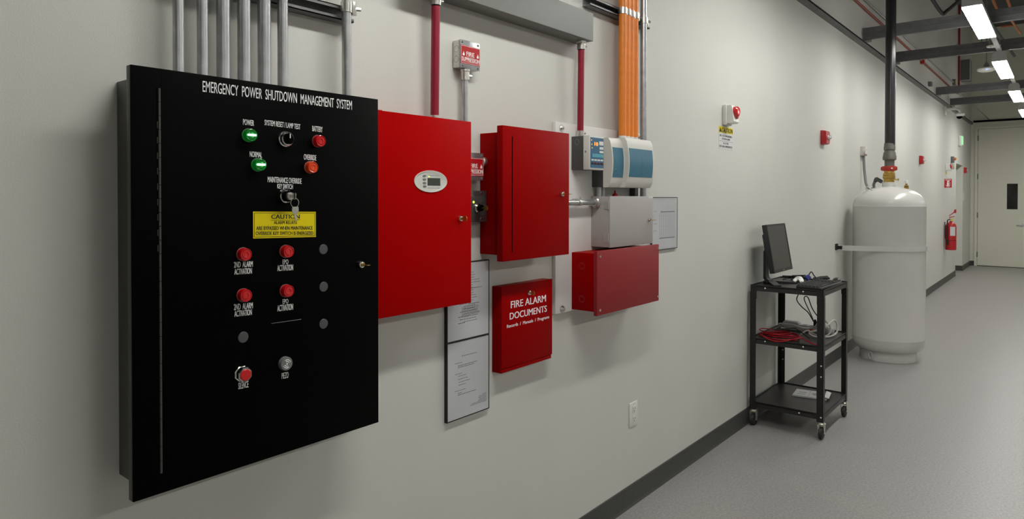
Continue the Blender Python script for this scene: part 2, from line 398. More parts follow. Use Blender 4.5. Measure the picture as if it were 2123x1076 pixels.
# selector switch
y, z = 0.9755, 1.6963
o = MB().lathe([(0, 0), (0.020, 0), (0.020, 0.004), (0.0175, 0.006), (0.0175, 0.014), (0.015, 0.016), (0.0145, 0.013), (0, 0.013)], (XP, y, z), (1, 0, 0), 28).build('selector_switch', 'chrome', p, 'chrome ringed selector switch')
b = MB(); b.cyl((XP+0.012, y, z), 0.0138, 0.005, (1, 0, 0), 24); b.box(XP+0.014, XP+0.024, y-0.004, y+0.004, z-0.0125, z+0.0125, 0.001); b.build('knob', 'black', o)
B(XP+0.0242, XP+0.0246, y-0.0012, y+0.0012, z+0.001, z+0.0120).build('pointer_mark', 'letter', o)
# key switch
y, z = 0.9705, 1.5500
o = MB().lathe([(0, 0), (0.0185, 0), (0.0185, 0.004), (0.0175, 0.006), (0.0175, 0.014), (0.0155, 0.016), (0.0150, 0.013), (0, 0.013)], (XP, y, z), (1, 0, 0), 28).build('key_switch', 'chrome', p, 'chrome key switch')
MB().cyl((XP+0.012, y, z), 0.0138, 0.012, (1, 0, 0), 24, 0.001).build('rotor', 'black', o)
b = MB(); b.cyl((XP+0.0245, y, z), 0.0098, 0.010, (1, 0, 0), 24, 0.0012); b.build('key_barrel', 'zinc', o)
# hole plugs
for y, z in ((1.0901, 1.4070), (1.0904, 1.3057), (1.0901, 1.2056), (0.8594, 1.2063)):
    MB().lathe([(0, 0), (0.0135, 0), (0.0135, 0.0012), (0.0125, 0.0022), (0, 0.0026)], (XP, y, z), (1, 0, 0), 28).build('hole_plug', 'plug', p)
# silence button
y, z = 0.8536, 1.1190
o = MB().lathe([(0, 0), (0.0195, 0), (0.0195, 0.005), (0.0170, 0.006), (0.0185, 0.012), (0.0185, 0.020), (0.0165, 0.022), (0.0155, 0.022), (0.0150, 0.018), (0, 0.018)], (XP, y, z), (1, 0, 0), 8, PI/8).build('push_button', 'chrome', p, 'octagonal chrome push button')
MB().lathe([(0, 0), (0.0140, 0), (0.0140, 0.005), (0.0125, 0.0062), (0, 0.0062)], (XP+0.018, y, z), (1, 0, 0), 28).build('button_cap', 'buttonred', o, 'red button cap')
# buzzer
y, z = 0.9715, 1.1215
o = MB().lathe([(0, 0), (0.0175, 0), (0.0175, 0.010), (0.0160, 0.0125), (0, 0.0125)], (XP, y, z), (1, 0, 0), 28).build('buzzer', 'mgrey', p, 'round grey buzzer with curved slots')
b = MB()
for rr in (0.0062, 0.0105):
    for a0 in (-0.2, PI-0.2):
        pts = [(XP+0.0125, y+rr*math.cos(a0+PI/2*k/8*1.1+PI/6), z+rr*math.sin(a0+PI/2*k/8*1.1+PI/6)) for k in range(9)]
        b.tube(pts, 0.0011, 6, 1, smooth=False)
b.cyl((XP+0.0122, y, z), 0.0022, 0.001, (1, 0, 0), 12)
b.build('sound_slots', 'letter', o)
lk = lock_part(p, XP, 1.2150, 1.3560, 0.026, True)
# caution plate
cp = MB().prism([(XP, 0.8864, 1.4455), (XP, 1.0663, 1.4415), (XP, 1.0663, 1.5085), (XP, 0.8864, 1.5120)], (0.0012, 0, 0)).build('caution_plate', 'yellow', p, 'yellow CAUTION plate')
XL = XP+0.0012
b = MB()
fr = [(0.8895, 1.4488), (1.0632, 1.4450), (1.0632, 1.5052), (0.8895, 1.5087)]
for k in range(4):
    a, c = fr[k], fr[(k+1) % 4]; b.bar((XL+0.0002, *a), (XL+0.0002, *c), 0.0011, 0.0005, (1, 0, 0))
b.bar((XL+0.0002, 0.9340, 1.4895), (XL+0.0002, 1.0185, 1.4882), 0.0008, 0.0005, (1, 0, 0))
b.build('border', 'ink', cp)
b = MB(); b.text('CAUTION', XL, 0.9356, 1.0170, 1.4922, 1.5032, -0.018, bold=0.03); b.text('ALARM RELAYS', XL, 0.9428, 1.0084, 1.4786, 1.4868, -0.025, bold=0.02)
b.text('ARE BYPASSED WHEN MAINTENANCE', XL, 0.8948, 1.0564, 1.4637, 1.4730, -0.03, bold=0.02); b.text('OVERRIDE KEY SWITCH IS ENERGIZED', XL, 0.8931, 1.0583, 1.4507, 1.4598, -0.035, bold=0.02)
b.build('lettering', 'ink', cp)
# keys hanging from the key switch
y, z, X = 0.9705, 1.5500, XP+0.0350
k = thing('key_ring', 'small key ring with a key hanging from the key switch on the black panel', 'keys', (X+0.01, y, 1.49))
b = MB(); b.box(X, X+0.010, y-0.0009, y+0.0009, z-0.004, z+0.004); b.box(X+0.008, X+0.021, y-0.0009, y+0.0009, z-0.008, z+0.008, 0.0008); b.build('key', 'zinc', k, 'key in the switch')
MB().torus((X+0.0145, y+0.001, z-0.0165), 0.0115, 0.0009, (1, 0.1, 0), 28, 6).build('split_ring', 'chrome', k)
b = MB(); yy, zz = y+0.002, z-0.0245; xx = X+0.014
b.prism([(xx, yy-0.0085, zz-0.002), (xx, yy+0.0085, zz-0.002), (xx, yy+0.0095, zz-0.010), (xx, yy+0.0075, zz-0.018), (xx, yy-0.0075, zz-0.018), (xx, yy-0.0095, zz-0.010)][::1], (0.0018, 0, 0))
b.prism([(xx, yy-0.0035, zz-0.018), (xx, yy+0.0035, zz-0.018), (xx, yy+0.0035, zz-0.034), (xx, yy+0.0005, zz-0.040), (xx, yy-0.002, zz-0.035), (xx, yy-0.001, zz-0.031), (xx, yy-0.0035, zz-0.027)], (0.0018, 0, 0))
b.build('key', 'zinc', k, 'key hanging from the ring')

# ================================================================== CONDUITS OVER THE BLACK PANEL
ord6 = ['leftmost', 'second from left', 'third from left', 'fourth from left', 'fifth from left', 'rightmost']
cyr = [(0.7398, 0.0123), (0.7973, 0.0127), (0.8492, 0.0160), (0.9040, 0.0160), (0.9600, 0.0166), (1.0140, 0.0136)]
for i, (y, r) in enumerate(cyr):
    q = thing('electrical_conduit', 'grey steel conduit above the black panel, %s of the row of six' % ord6[i], 'conduit', (0.06, y, 1.811), 'conduits above the black panel')
    MB().tube([(0.0600, y, 1.8110), (0.0615, y-0.001, 2.3), (0.0615, y-0.001, 2.95)], r, 20, smooth=False).build('tube', 'galv', q)
    MB().lathe([(r+0.0005, 0), (r+0.005, 0), (r+0.005, 0.012), (r+0.0005, 0.012)], (0.06, y, 1.811), seg=20).build('connector', 'zinc', q)
y = 1.2220
q = thing('electrical_conduit', 'grey steel conduit standing alone at the right end of the black panel top', 'conduit', (0.06, y, 1.811))
MB().tube([(0.0600, y, 1.8110), (0.0610, y-0.002, 2.08), (0.0610, y-0.002, 2.95)], 0.0138, 20, smooth=False).build('tube', 'galv', q)
MB().lathe([(0.0143, 0), (0.019, 0), (0.019, 0.012), (0.0143, 0.012)], (0.06, y, 1.811), seg=20).build('connector', 'zinc', q)
def strut_channel(name, label, y0, y1, z0, z1, mtl='strut'):
    s_ = thing(name, label, 'strut', (0.02, (y0+y1)/2, z0))
    b = MB(); t = 0.003; X = 0.041
    b.box(0, t, y0, y1, z0, z1); b.box(0, X, y0, y1, z0, z0+t); b.box(0, X, y0, y1, z1-t, z1)
    b.box(X-t, X, y0, y1, z0, z0+0.010); b.box(X-t, X, y0, y1, z1-0.010, z1)
    b.build('channel', mtl, s_)
    return s_
def clamp(parent, y, z, r, X):
    b = MB()
    b.lathe([(r+0.0005, 0), (r+0.0025, 0), (r+0.0025, 0.030), (r+0.0005, 0.030)], (X, y, z), seg=20)
    b.box(X-0.004, X+0.010, y+r+0.001, y+r+0.016, z-0.004, z+0.034, 0.001)
    b.cyl((X+0.003, y+r+0.010, z+0.015), 0.006, 0.020, (0.5, 0.86, 0), 6)
    return b.build('pipe_clamp', 'zinc', parent)
s1 = strut_channel('strut_channel', 'steel strut channel behind the row of conduits above the black panel', 0.55, 1.262, 2.064, 2.105)
clamp(s1, 1.220, 2.082, 0.0142, 0.061)
for y, r in cyr: clamp(s1, y-0.001, 2.082, r+0.0004, 0.0615)

# ================================================================== RED FIRE ALARM PANEL
F = 0.105
p = thing('fire_alarm_panel', 'tall bright red cabinet with an oval display, partly behind the black panel', 'alarm panel', (0, 1.5, 1.186))
B(0, 0.085, 1.300, 1.693, 1.196, 1.795, 0.002).build('body', 'red', p)
B(0.085, F, 1.290, 1.705, 1.186, 1.8045, 0.002).build('door', 'red', p)
B(0.06, 0.088, 1.296, 1.330, 1.8046, 1.8085).build('door_lip', 'red', p)
def ellipse(X, yc, zc, a, c, n=40): return [(X, yc+a*math.cos(2*PI*k/n), zc+c*math.sin(2*PI*k/n)) for k in range(n)]
yc, zc = 1.5130, 1.5978
b = MB(); n = 40
A = [ellipse(F, yc, zc, 0.0722, 0.0350), ellipse(F+0.003, yc, zc, 0.0722, 0.0350), ellipse(F+0.003, yc, zc, 0.0690, 0.0322), ellipse(F+0.0006, yc-0.002, zc-0.002, 0.0655, 0.0300)]
R = [[b.bm.verts.new(v) for v in ring] for ring in A]
for P_, Q_ in zip(R[:-1], R[1:]):
    for k in range(n): b.bm.faces.new([P_[k], P_[(k+1) % n], Q_[(k+1) % n], Q_[k]])
b.bm.faces.new(R[-1])
dp = b.build('display_bezel', 'offwhite', p, 'oval pale grey display surround')
B(F+0.0007, F+0.0012, 1.4990, 1.5555, 1.5845, 1.6085).build('display_screen', 'lcd', dp)
for z in (1.6145, 1.6035, 1.5925, 1.5815):
    MB().prism(ellipse(F+0.0007, 1.4855+(0.0008 if z < 1.583 else 0), z, 0.0070, 0.0033, 20), (0.0016, 0, 0)).build('button', 'mgrey', dp)
MB().cyl((F+0.0007, 1.5050, 1.6130), 0.0019, 0.0010, (1, 0, 0), 12).build('status_light', 'ledyellow', dp)
b = MB()
for k, (a, c) in enumerate(((1.502, 1.509), (1.513, 1.519), (1.523, 1.529), (1.533, 1.542), (1.545, 1.551))): b.box(F+0.0007, F+0.0010, a, c, 1.6160, 1.6172)
for a, c in ((1.500, 1.513), (1.5145, 1.5285), (1.530, 1.5385), (1.542, 1.552)): b.box(F+0.0007, F+0.0010, a, c, 1.5760, 1.5772)
b.build('lettering', 'greyink', dp)
lock_part(p, F, 1.6480, 1.4755, 0.024, False)

# ================================================================== RED RELEASING CABINET
F = 0.127
p = thing('releasing_cabinet', 'dark red wall cabinet with an overhanging door and long hinge slot', 'cabinet', (0, 2.05, 1.317))
B(0, 0.100, 1.8652, 2.2410, 1.3370, 1.7820, 0.002).build('body', 'red2', p)
B(0.100, F, 1.8445, 2.2618, 1.3163, 1.8035, 0.002).build('door', 'red2', p)
b = MB(); b.box(F, F+0.0004, 1.8965, 1.9008, 1.347, 1.767); b.build('hinge_gap', 'slot', p)
MB().cyl((F-0.001, 1.9030, 1.348), 0.0026, 0.418, seg=10).build('piano_hinge', 'red2', p)
lock_part(p, F, 2.2090, 1.5590, 0.036, True)

# ================================================================== DOCUMENT BOX
F = 0.0478
p = thing('document_box', 'red FIRE ALARM DOCUMENTS box with white lettering', 'document box', (0, 2.09, 0.8845))
B(0, 0.0425, 1.9335, 2.2545, 0.8845, 1.2105, 0.0015).build('body', 'red2', p)
B(0.0425, F, 1.9335, 2.2560, 0.9010, 1.2115, 0.0012).build('lid', 'red2', p)
B(0.0425, 0.0455, 1.9345, 2.2520, 0.8850, 0.8995, 0.0008).build('bottom_lip', 'red2', p)
b = MB(); b.text('FIRE ALARM', F, 1.9880, 2.2118, 1.1240, 1.1508, bold=0.022); b.text('DOCUMENTS', F, 1.9815, 2.2175, 1.0813, 1.1072, bold=0.022); b.build('lettering', 'letter', p)
MB().text('Records  /  Manuals  /  Programs', F, 1.9643, 2.2342, 1.0480, 1.0645, bold=0.008).build('lettering', 'letter', p)
lock_part(p, F, 2.0985, 1.1715, 0.018, False, 0.0105)

# ================================================================== FIRE SUPPRESSION JUNCTION BOXES AND KEY STATION
SD = 0.0396
def flame(b, X, y, z, h):
    o = [(0, 1.0), (0.16, 0.68), (0.32, 0.42), (0.34, 0.18), (0.2, 0.02), (0, 0), (-0.2, 0.02), (-0.34, 0.18), (-0.28, 0.40), (-0.12, 0.55)]
    b.prism([(X, y+u*h, z+v*h) for u, v in o], (0.0005, 0, 0))
def supp_box(label, y0, z0, conduit=True):
    y1, z1 = y0+0.102, z0+0.0985
    q = thing('junction_box', label, 'junction box', (0, y0+0.05, z0), 'FIRE SUPPRESSION junction boxes')
    bd = B(0, SD-0.003, y0, y1, z0, z1, 0.006).build('body', 'zinc', q)
    b = MB()
    for z in (z0+0.03, z0+0.066): b.torus((SD*0.5, y0+0.0003, z), 0.011, 0.0008, (0, 1, 0), 20, 6)
    b.build('knockouts', 'mgrey', q)
    B(SD-0.003, SD, y0, y1, z0, z1, 0.0012).build('cover_plate', 'galv', q)
    sg = B(SD, SD+0.0012, y0+0.001, y1-0.001, z0+0.0155, z1-0.0190).build('sign', 'signred', q, 'red FIRE SUPPRESSION sign')
    b = MB(); X = SD+0.0012
    a, c, e, f = y0+0.0028, y1-0.0028, z0+0.0178, z1-0.0212
    for k0, k1 in (((a, e), (c, e)), ((c, e), (c, f)), ((c, f), (a, f)), ((a, f), (a, e))): b.bar((X, *k0), (X, *k1), 0.0010, 0.0005, (1, 0, 0))
    b.text('FIRE', X, y0+0.0300, y0+0.0700, z0+0.0450, z0+0.0590, bold=0.03); b.text('SUPPRESSION', X, y0+0.0065, y1-0.0050, z0+0.0250, z0+0.0390, bold=0.02)
    b.box(X, X+0.0004, y0+0.029, y0+0.071, z0+0.0425, z0+0.0432)
    b.box(X, X+0.0004, y0+0.006, y1-0.004, z0+0.0225, z0+0.0232)
    flame(b, X, y0+0.0150, z0+0.0430, 0.0155); flame(b, X, y1-0.0135, z0+0.0430, 0.0155)
    b.build('sign_lettering', 'letter', sg)
    for y, z in ((y0+0.010, z1-0.009), (y1-0.010, z1-0.009), (y0+0.012, z0+0.008), (y1-0.010, z0+0.007)): screw(q, SD, y, z, 0.0042, 'mgrey')
    return q
supp_box('galvanised box with red FIRE SUPPRESSION sign, high up on its own conduit', 1.7192, 2.0010)
supp_box('galvanised box with red FIRE SUPPRESSION sign, half hidden behind the bright red panel', 1.7380, 1.6075)
q = thing('electrical_conduit', 'thin steel conduit under the upper FIRE SUPPRESSION box', 'conduit', (0.026, 1.757, 1.706))
MB().cyl((0.026, 1.757, 1.7068), 0.0112, 0.29, seg=20).build('tube', 'galv', q)
b = MB(); b.lathe([(0.0118, 0), (0.016, 0), (0.016, 0.028), (0.018, 0.030), (0.018, 0.0375), (0.0118, 0.0375)], (0.026, 1.757, 1.962), seg=20); b.cyl((0.033, 1.771, 1.977), 0.005, 0.010, (0.5, 0.86, 0), 8)
b.build('connector', 'zinc', q)
b = MB(); b.cyl((0.030, 1.8403, 1.677), 0.0165, 0.018, (0, 1, 0), 20, 0.003)
tag(b.build('conduit_plug', 'zinc'), 'round zinc plug on the side of the lower FIRE SUPPRESSION box', 'plug')
q = thing('key_switch_station', 'stainless key switch plate between the two red cabinets', 'key switch', (0, 1.80, 1.4575))
B(0, 0.036, 1.752, 1.850, 1.462, 1.566, 0.003).build('back_box', 'dgrey', q)
B(0.036, SD, 1.748, 1.858, 1.4575, 1.5700, 0.001).build('face_plate', 'darksteel', q)
B(SD, SD+0.002, 1.760, 1.8490, 1.4800, 1.5500, 0.0008).build('label_plate', 'darkplate', q)
X = SD+0.002
MB().cyl((X, 1.7845, 1.5295), 0.0040, 0.002, (1, 0, 0), 14).build('status_light', 'ledyellow', q, 'lit yellow-green light')
MB().cyl((X, 1.8285, 1.5295), 0.0034, 0.002, (1, 0, 0), 14).build('status_light', 'brass', q, 'unlit amber light')
o = MB().lathe([(0, 0), (0.0165, 0), (0.0165, 0.006), (0.0140, 0.009), (0.0140, 0.014), (0, 0.014)], (X, 1.8030, 1.5085), (1, 0, 0), 24).build('key_switch', 'chrome', q)
MB().cyl((X+0.014, 1.8030, 1.5085), 0.0115, 0.010, (1, 0, 0), 20).build('rotor', 'black', o)
b = MB(); b.box(X+0.024, X+0.034, 1.8022, 1.8038, 1.5060, 1.5110); b.prism([(X+0.033, 1.8022, 1.5000), (X+0.050, 1.8022, 1.5000), (X+0.053, 1.8022, 1.5085), (X+0.050, 1.8022, 1.5165), (X+0.033, 1.8022, 1.5165)], (0, 0.0016, 0)); b.build('key', 'brass', o)
for y, z in ((1.770, 1.5610), (1.8290, 1.5610), (1.770, 1.4680), (1.8290, 1.4680)): screw(q, SD, y, z, 0.0042, 'chrome')

# ================================================================== WALL FRAMES
def textlines(b, X, rows, m=0.0):
    for (y0, y1, z, h) in rows:
        y = y0
        while y < y1:
            wd = min(random.uniform(0.006, 0.016), y1-y); b.box(X, X+0.0004, y, y+wd, z, z+h); y += wd+0.0022
def frame(label, y0, y1, z0, z1, X, rows, extra=None, bold=()):
    q = thing('framed_notice', label, 'picture frame', (0, (y0+y1)/2, z0), 'framed documents on the wall')
    t = 0.0035
    b = MB(); b.box(0, X, y0, y1, z0, z0+t); b.box(0, X, y0, y1, z1-t, z1); b.box(0, X, y0, y0+t, z0+t, z1-t); b.box(0, X, y1-t, y1, z0+t, z1-t)
    b.build('frame', 'ink', q)
    s_ = B(0.001, X-0.001, y0+t, y1-t, z0+t, z1-t).build('sheet', 'paper', q, 'printed white sheet')
    b = MB(); textlines(b, X-0.001, rows); textlines(b, X-0.00085, bold); b.build('lettering', 'greyink', s_)
    if extra: extra(s_, X-0.001)
    return q
y0, y1, z0, z1 = 1.679, 1.9024, 0.7565, 1.0360
rows = [(y0+.075, y0+.155, z1-.058, .0022), (y0+.040, y0+.078, z1-.080, .0018), (y0+.040, y0+.075, z1-.118, .0018), (y0+.057, y0+.100, z1-.127, .0018), (y0+.055, y0+.105, z1-.138, .0018), (y0+.058, y0+.120, z1-.149, .0018), (y0+.058, y0+.097, z1-.159, .0018), (y0+.040, y0+.095, z1-.178, .0018)]
for k, ww in enumerate((.020, .040, .045, .038, .045, .080, .090)): rows.append((y1-.016-ww, y1-.016, z0+.062-k*.0048, .0018))
frame('lower of the two black framed notices, below the bright red panel', y0, y1, z0, z1, 0.014, rows, bold=[(y0+.055, y0+.158, z1-.090, .0022), (y0+.055, y0+.140, z1-.096, .0022), (y0+.055, y0+.076, z1-.188, .0022), (y0+.055, y0+.150, z1-.194, .0022)])
z0, z1 = 1.0360, 1.3141
rows = []
for k in range(22):
    zz = z1-.040-k*.0092
    if zz > z0+.06: rows.append((y0+.075+(0.01 if k % 3 else -0.01), y0+.075+random.uniform(.05, .10), zz, .0020))
for k in range(12): rows.append((y0+.075, y0+.17-random.random()*.01, z0+.116-k*.0042, .0015)) if k < 8 else None
frame('upper of the two black framed notices, tucked behind the bright red panel', y0, y1, z0, z1, 0.014, rows, bold=[(y0+.110, y0+.182, z1-.098, .0026), (y0+.110, y0+.168, z1-.154, .0026), (y0+.057, y0+.115, z0+.082, .0026), (y0+.057, y0+.090, z0+.060, .0026)])
def plan(s_, X):
    b = MB(); y0, y1, z0, z1 = 3.285, 3.452, 1.326, 1.466
    b.box(X, X+.0004, y0, y1, z1, z1+.003); b.box(X, X+.0004, y0-.012, y1, z0, z0+.003)
    b.build('plan_outline', 'ink', s_)
    b = MB()
    for k in range(9):
        yy = y0-.008+k*.021; b.box(X, X+.0004, yy, yy+.0016, z0+.006, z1-.004)
    for k in range(7): b.box(X, X+.0004, y0-.01, y1, z0+.010+k*.0185, z0+.0108+k*.0185)
    a = (3.215, 3.475, 1.2745, 1.535)
    for k0, k1 in (((a[0], a[2]), (a[1], a[2])), ((a[1], a[2]), (a[1], a[3])), ((a[1], a[3]), (a[0], a[3]))): b.bar((X, *k0), (X, *k1), 0.0014, 0.0004, (1, 0, 0))
    b.build('plan_lines', 'lightink', s_)
frame('black framed floor plan to the right of the light grey box', 3.190, 3.4870, 1.2650, 1.5460, 0.012, [(3.21, 3.245, 1.47, .002), (3.21, 3.245, 1.405, .002), (3.21, 3.245, 1.368, .002)], plan)

# ================================================================== WHITE BACKBOARD AND WHAT IT CARRIES
BX = 0.020
q = thing('backboard', 'white painted board behind the detector units and light grey box', 'board', (0, 2.73, 1.053))
B(0.001, BX, 2.318, 3.062, 1.0530, 1.8640, 0.002).build('panel', 'board', q)
for y, z in ((2.3590, 1.8400), (2.3646, 1.0700), (3.0187, 1.8469), (3.0187, 1.0700)):
    b = MB(); b.cyl((BX, y, z), 0.0155, 0.0022, (1, 0, 0), 22); b.cyl((BX+0.0022, y, z), 0.0090, 0.007, (1, 0, 0), 6); b.cyl((BX+0.009, y, z), 0.005, 0.006, (1, 0, 0), 12); b.build('bolt', 'zinc', q)
# display unit
y0, y1, z0, z1 = 2.4330, 2.5480, 1.6640, 1.8100
q = thing('display_unit', 'small detector display with a blue face and orange lit digits', 'display', (BX, 2.49, z0))
B(BX, 0.081, y0, y1, z0+.001, z1-.001, 0.002).build('back_box', 'dgrey', q)
MB().torus((0.050, y0, z1-.026), 0.011, 0.0007, (0, 1, 0), 20, 6).build('knockout', 'mgrey', q)
B(0.081, 0.1135, y0, y1, z0, z1, 0.003).build('bezel', 'offwhite', q)
B(0.0900, 0.0970, y0-.0006, y0+.0002, 1.7365, 1.7450).build('latch', 'mgrey', q)
fc = B(0.1135, 0.1145, y0+.006, y1-.004, 1.6725, 1.8020).build('face', 'bluescr', q, 'dark blue face')
X = 0.1145
B(X, X+.0006, y0+.020, y1-.006, 1.7185, 1.7330).build('status_strip', 'cyan', fc)
b = MB(); b.text('10', X, 2.4710, 2.4980, 1.7670, 1.7830, bold=0.04); b.build('digits', 'ledorange', fc, 'orange lit digits')
for y, z in ((2.447, 1.7900), (2.449, 1.7720), (2.451, 1.7570)): MB().cyl((X, y, z), 0.0025, 0.0008, (1, 0, 0), 12).build('status_light', 'ledorange', fc)
b = MB(); b.box(X, X+.0006, 2.508, 2.541, 1.771, 1.788, 0.0002); b.box(X, X+.0006, 2.511, 2.541, 1.753, 1.764); b.box(X, X+.0006, 2.511, 2.541, 1.738, 1.747)
for k in range(4): b.box(X, X+.0006, 2.4455+k*.0245, 2.4655+k*.0245, 1.7030, 1.7095)
b.build('keypad_labels', 'white', fc)
b = MB()
for k in range(4): b.box(X, X+.0010, 2.4455+k*.0245, 2.4665+k*.0245, 1.6865, 1.6965, 0.0003)
b.build('keypad', mat('maroon_keys', (0.05, 0.008, 0.015), 0.4), fc)
# detector with two bulged modules
q = thing('smoke_detector_unit', 'wide off-white air sampling detector with blue panels', 'detector', (BX, 2.79, 1.591))
def bulge(x0, xe, xm, z0, z1, n=14):
    pr = [(x0, z0)]
    for k in range(n+1):
        t = k/n; s_ = 1-(2*t-1)**2
        e = 1.0 if 0 < k < n else 0.0
        pr.append((xe+(xm-xe)*s_-(0.006 if not e else 0), z0+(z1-z0)*t))
    pr.append((x0, z1)); return pr
B(BX, 0.080, 2.5972, 2.955, 1.5920, 1.8080, 0.002).build('back_box', 'dgrey', q)
Zb, Zt = 1.5905, 1.8110
b = MB(); b.prism_y(bulge(0.080, 0.112, 0.128, Zb, Zt), 2.5960, 2.7000); m1 = b.build('module_cover', 'offwhite', q)
b = MB(); b.prism_y(bulge(0.080, 0.136, 0.152, Zb, Zt+.006), 2.6990, 2.9420); m2 = b.build('module_cover', 'offwhite', q)
def bandx(z, xe, xm, z0, z1): t = (z-z0)/(z1-z0); return xe+(xm-xe)*(1-(2*t-1)**2)
def panelon(y0, y1, za, zb, xe, xm, z0, z1, parent, th=0.0012):
    n = 8; pr = []
    for k in range(n+1): z = za+(zb-za)*k/n; pr.append((bandx(z, xe, xm, z0, z1)-0.001, z))
    for k in range(n, -1, -1): z = za+(zb-za)*k/n; pr.append((bandx(z, xe, xm, z0, z1)+th, z))
    return MB().prism_y(pr, y0, y1).build('blue_panel', 'blue', parent, 'blue front panel')
bp = panelon(2.6050, 2.6930, 1.6355, 1.7685, 0.112, 0.128, Zb, Zt, m1)
panelon(2.7070, 2.8165, 1.6390, 1.7690, 0.136, 0.152, Zb, Zt+.006, m2); panelon(2.8175, 2.9270, 1.6390, 1.7690, 0.136, 0.152, Zb, Zt+.006, m2)
MB().cyl((0.126, 2.626, 1.672), 0.0024, 0.0022, (1, 0, 0), 12).build('status_light', mat('green_led', (0.05, 0.4, 0.05), 0.3, emit=(0.1, 0.8, 0.1), es=0.4), m1)
MB().cyl((0.1255, 2.626, 1.662), 0.0022, 0.0022, (1, 0, 0), 12).build('keyhole', 'ink', m1)
# short conduits under the detector, boxes
for y, lb in ((2.6105, 'left one of two short steel conduits between detector and light grey box'), (2.6420, 'right one of two short steel conduits between detector and light grey box')):
    tag(MB().cyl((0.050, y, 1.5510), 0.0115, 0.0405, seg=18).build('electrical_conduit', 'galv'), lb, 'conduit')
tag(B(BX, 0.050, 2.940, 2.9725, 1.5510, 1.5910, 0.001).build('pull_box', 'dgrey'), 'small dark box between the detector and the right end of the grey box', 'box')
# horizontal conduit into the grey box
q = thing('electrical_conduit', 'short horizontal steel conduit running into the left side of the grey box', 'conduit', (0.05, 2.45, 1.523))
MB().cyl((0.050, 2.2420, 1.523), 0.0115, 0.348, (0, 1, 0), 20).build('tube', 'galv', q)
b = MB(); b.cyl((0.050, 2.5620, 1.523), 0.0185, 0.010, (0, 1, 0), 8); b.cyl((0.050, 2.572, 1.523), 0.0235, 0.018, (0, 1, 0), 24, 0.004); b.build('connector', 'zinc', q)
b = MB(); b.lathe([(0.0116, 0), (0.0145, 0), (0.0145, 0.02), (0.0116, 0.02)], (0.05, 2.440, 1.523), (0, 1, 0), 20); b.box(BX, 0.045, 2.440, 2.460, 1.5345, 1.5400); b.cyl((0.055, 2.450, 1.5350), 0.003, 0.012, (0, 0, 1), 8); b.build('pipe_strap', 'zinc', q)
# light grey enclosure
q = thing('grey_enclosure', 'light grey hinged metal box above the dark red battery box', 'enclosure', (BX, 2.79, 1.3238))
B(BX, 0.112, 2.5915, 2.9860, 1.3238, 1.5495, 0.0015).build('body', 'lgrey', q)
B(0.112, 0.120, 2.5900, 2.9905, 1.3225, 1.5505, 0.0012).build('door', 'lgrey', q)
for z in (1.508, 1.362):
    b = MB(); b.box(0.088, 0.1125, 2.5895, 2.5915, z-0.014, z+0.020); b.cyl((0.1115, 2.5895, z-0.016), 0.0028, 0.040, seg=10); b.build('hinge', 'lgrey', q)
MB().torus((0.042, 2.5915, 1.350), 0.009, 0.0006, (0, 1, 0), 20, 6).build('knockout', 'mgrey', q)
b = MB(); b.cyl((0.068, 2.5912, 1.497), 0.0014, 0.001, (0, 1, 0), 8); b.cyl((0.068, 2.5912, 1.452), 0.0014, 0.001, (0, 1, 0), 8); b.build('screw_holes', 'slot', q)
B(0.120, 0.1206, 2.945, 2.9895, 1.5415, 1.5500).build('label', 'white', q)
lock_part(q, 0.120, 2.9480, 1.4370, 0.030, True, 0.0095)
q = thing('nozzle_cap', 'tiny red nozzle cap standing on the light grey box', 'cap', (0.07, 2.716, 1.5505))
MB().lathe([(0, 0), (0.0125, 0), (0.0125, 0.006), (0.0105, 0.010), (0.0045, 0.014), (0.0030, 0.026), (0, 0.027)], (0.07, 2.716, 1.5510), seg=20).build('cap', 'signred', q)
# battery box
q = thing('battery_box', 'dark red screw-fronted box under the light grey box', 'battery box', (BX, 2.72, 1.045))
B(BX, 0.133, 2.4370, 2.9880, 1.0600, 1.3080, 0.002).build('body', 'red2', q)
cv = B(0.133, 0.150, 2.4365, 2.9965, 1.0440, 1.3178, 0.0015).build('cover', 'redrough', q)
b = MB()
for z in (1.251, 1.109): b.torus((0.073, 2.4370, z), 0.011, 0.0008, (0, 1, 0), 20, 6); b.torus((0.073, 2.4370, z), 0.0155, 0.0006, (0, 1, 0), 20, 6)
b.torus((0.090, 2.50, 1.3080), 0.012, 0.001, (0, 0, 1), 20, 6)
b.build('knockouts', 'redrough', q)
for y, z in ((2.4600, 1.2950), (2.4600, 1.0660), (2.9880, 1.2980), (2.9880, 1.0660)): screw(q, 0.150, y, z, 0.0062, 'chrome')

# ================================================================== WIREWAY, RED AND ORANGE CONDUITS
q = thing('wireway', 'long grey metal wireway along the top of the wall', 'wireway', (0, 2.0, 2.2231))
B(0, 0.0836, 1.45, 2.506, 2.2231, 2.3440, 0.0012).build('trough', 'trough', q)
B(0.0836, 0.0850, 1.46, 2.5045, 2.2240, 2.3432).build('cover', 'trough', q)
def red_conduit(label, y, r, z0, z1, x0, x1):
    q = thing('red_conduit', label, 'conduit', (x0, y, z0), 'crimson conduits from the wireway')
    MB().tube([(x0, y+.004, z0), (x1, y-.002, z1-.04)], r, 20, smooth=False).build('tube', 'crimson', q)
    b = MB(); b.lathe([(r+.0005, 0), (r+.004, 0), (r+.004, .028), (r+.007, .030), (r+.007, .037), (r+.0005, .037)], (x1, y-.002, z1-.0375), seg=20); b.cyl((x1+.006, y+r-.001, z1-.022), .004, .011, (.5, .86, 0), 8); b.build('connector', 'zinc', q)
    b = MB(); b.lathe([(r+.0005, 0), (r+.004, 0), (r+.004, .025), (r+.0005, .025)], (x0, y+.004, z0), seg=20); b.cyl((x0+.006, y+.004+r-.001, z0+.015), .004, .011, (.5, .86, 0), 8); b.build('connector', 'zinc', q)
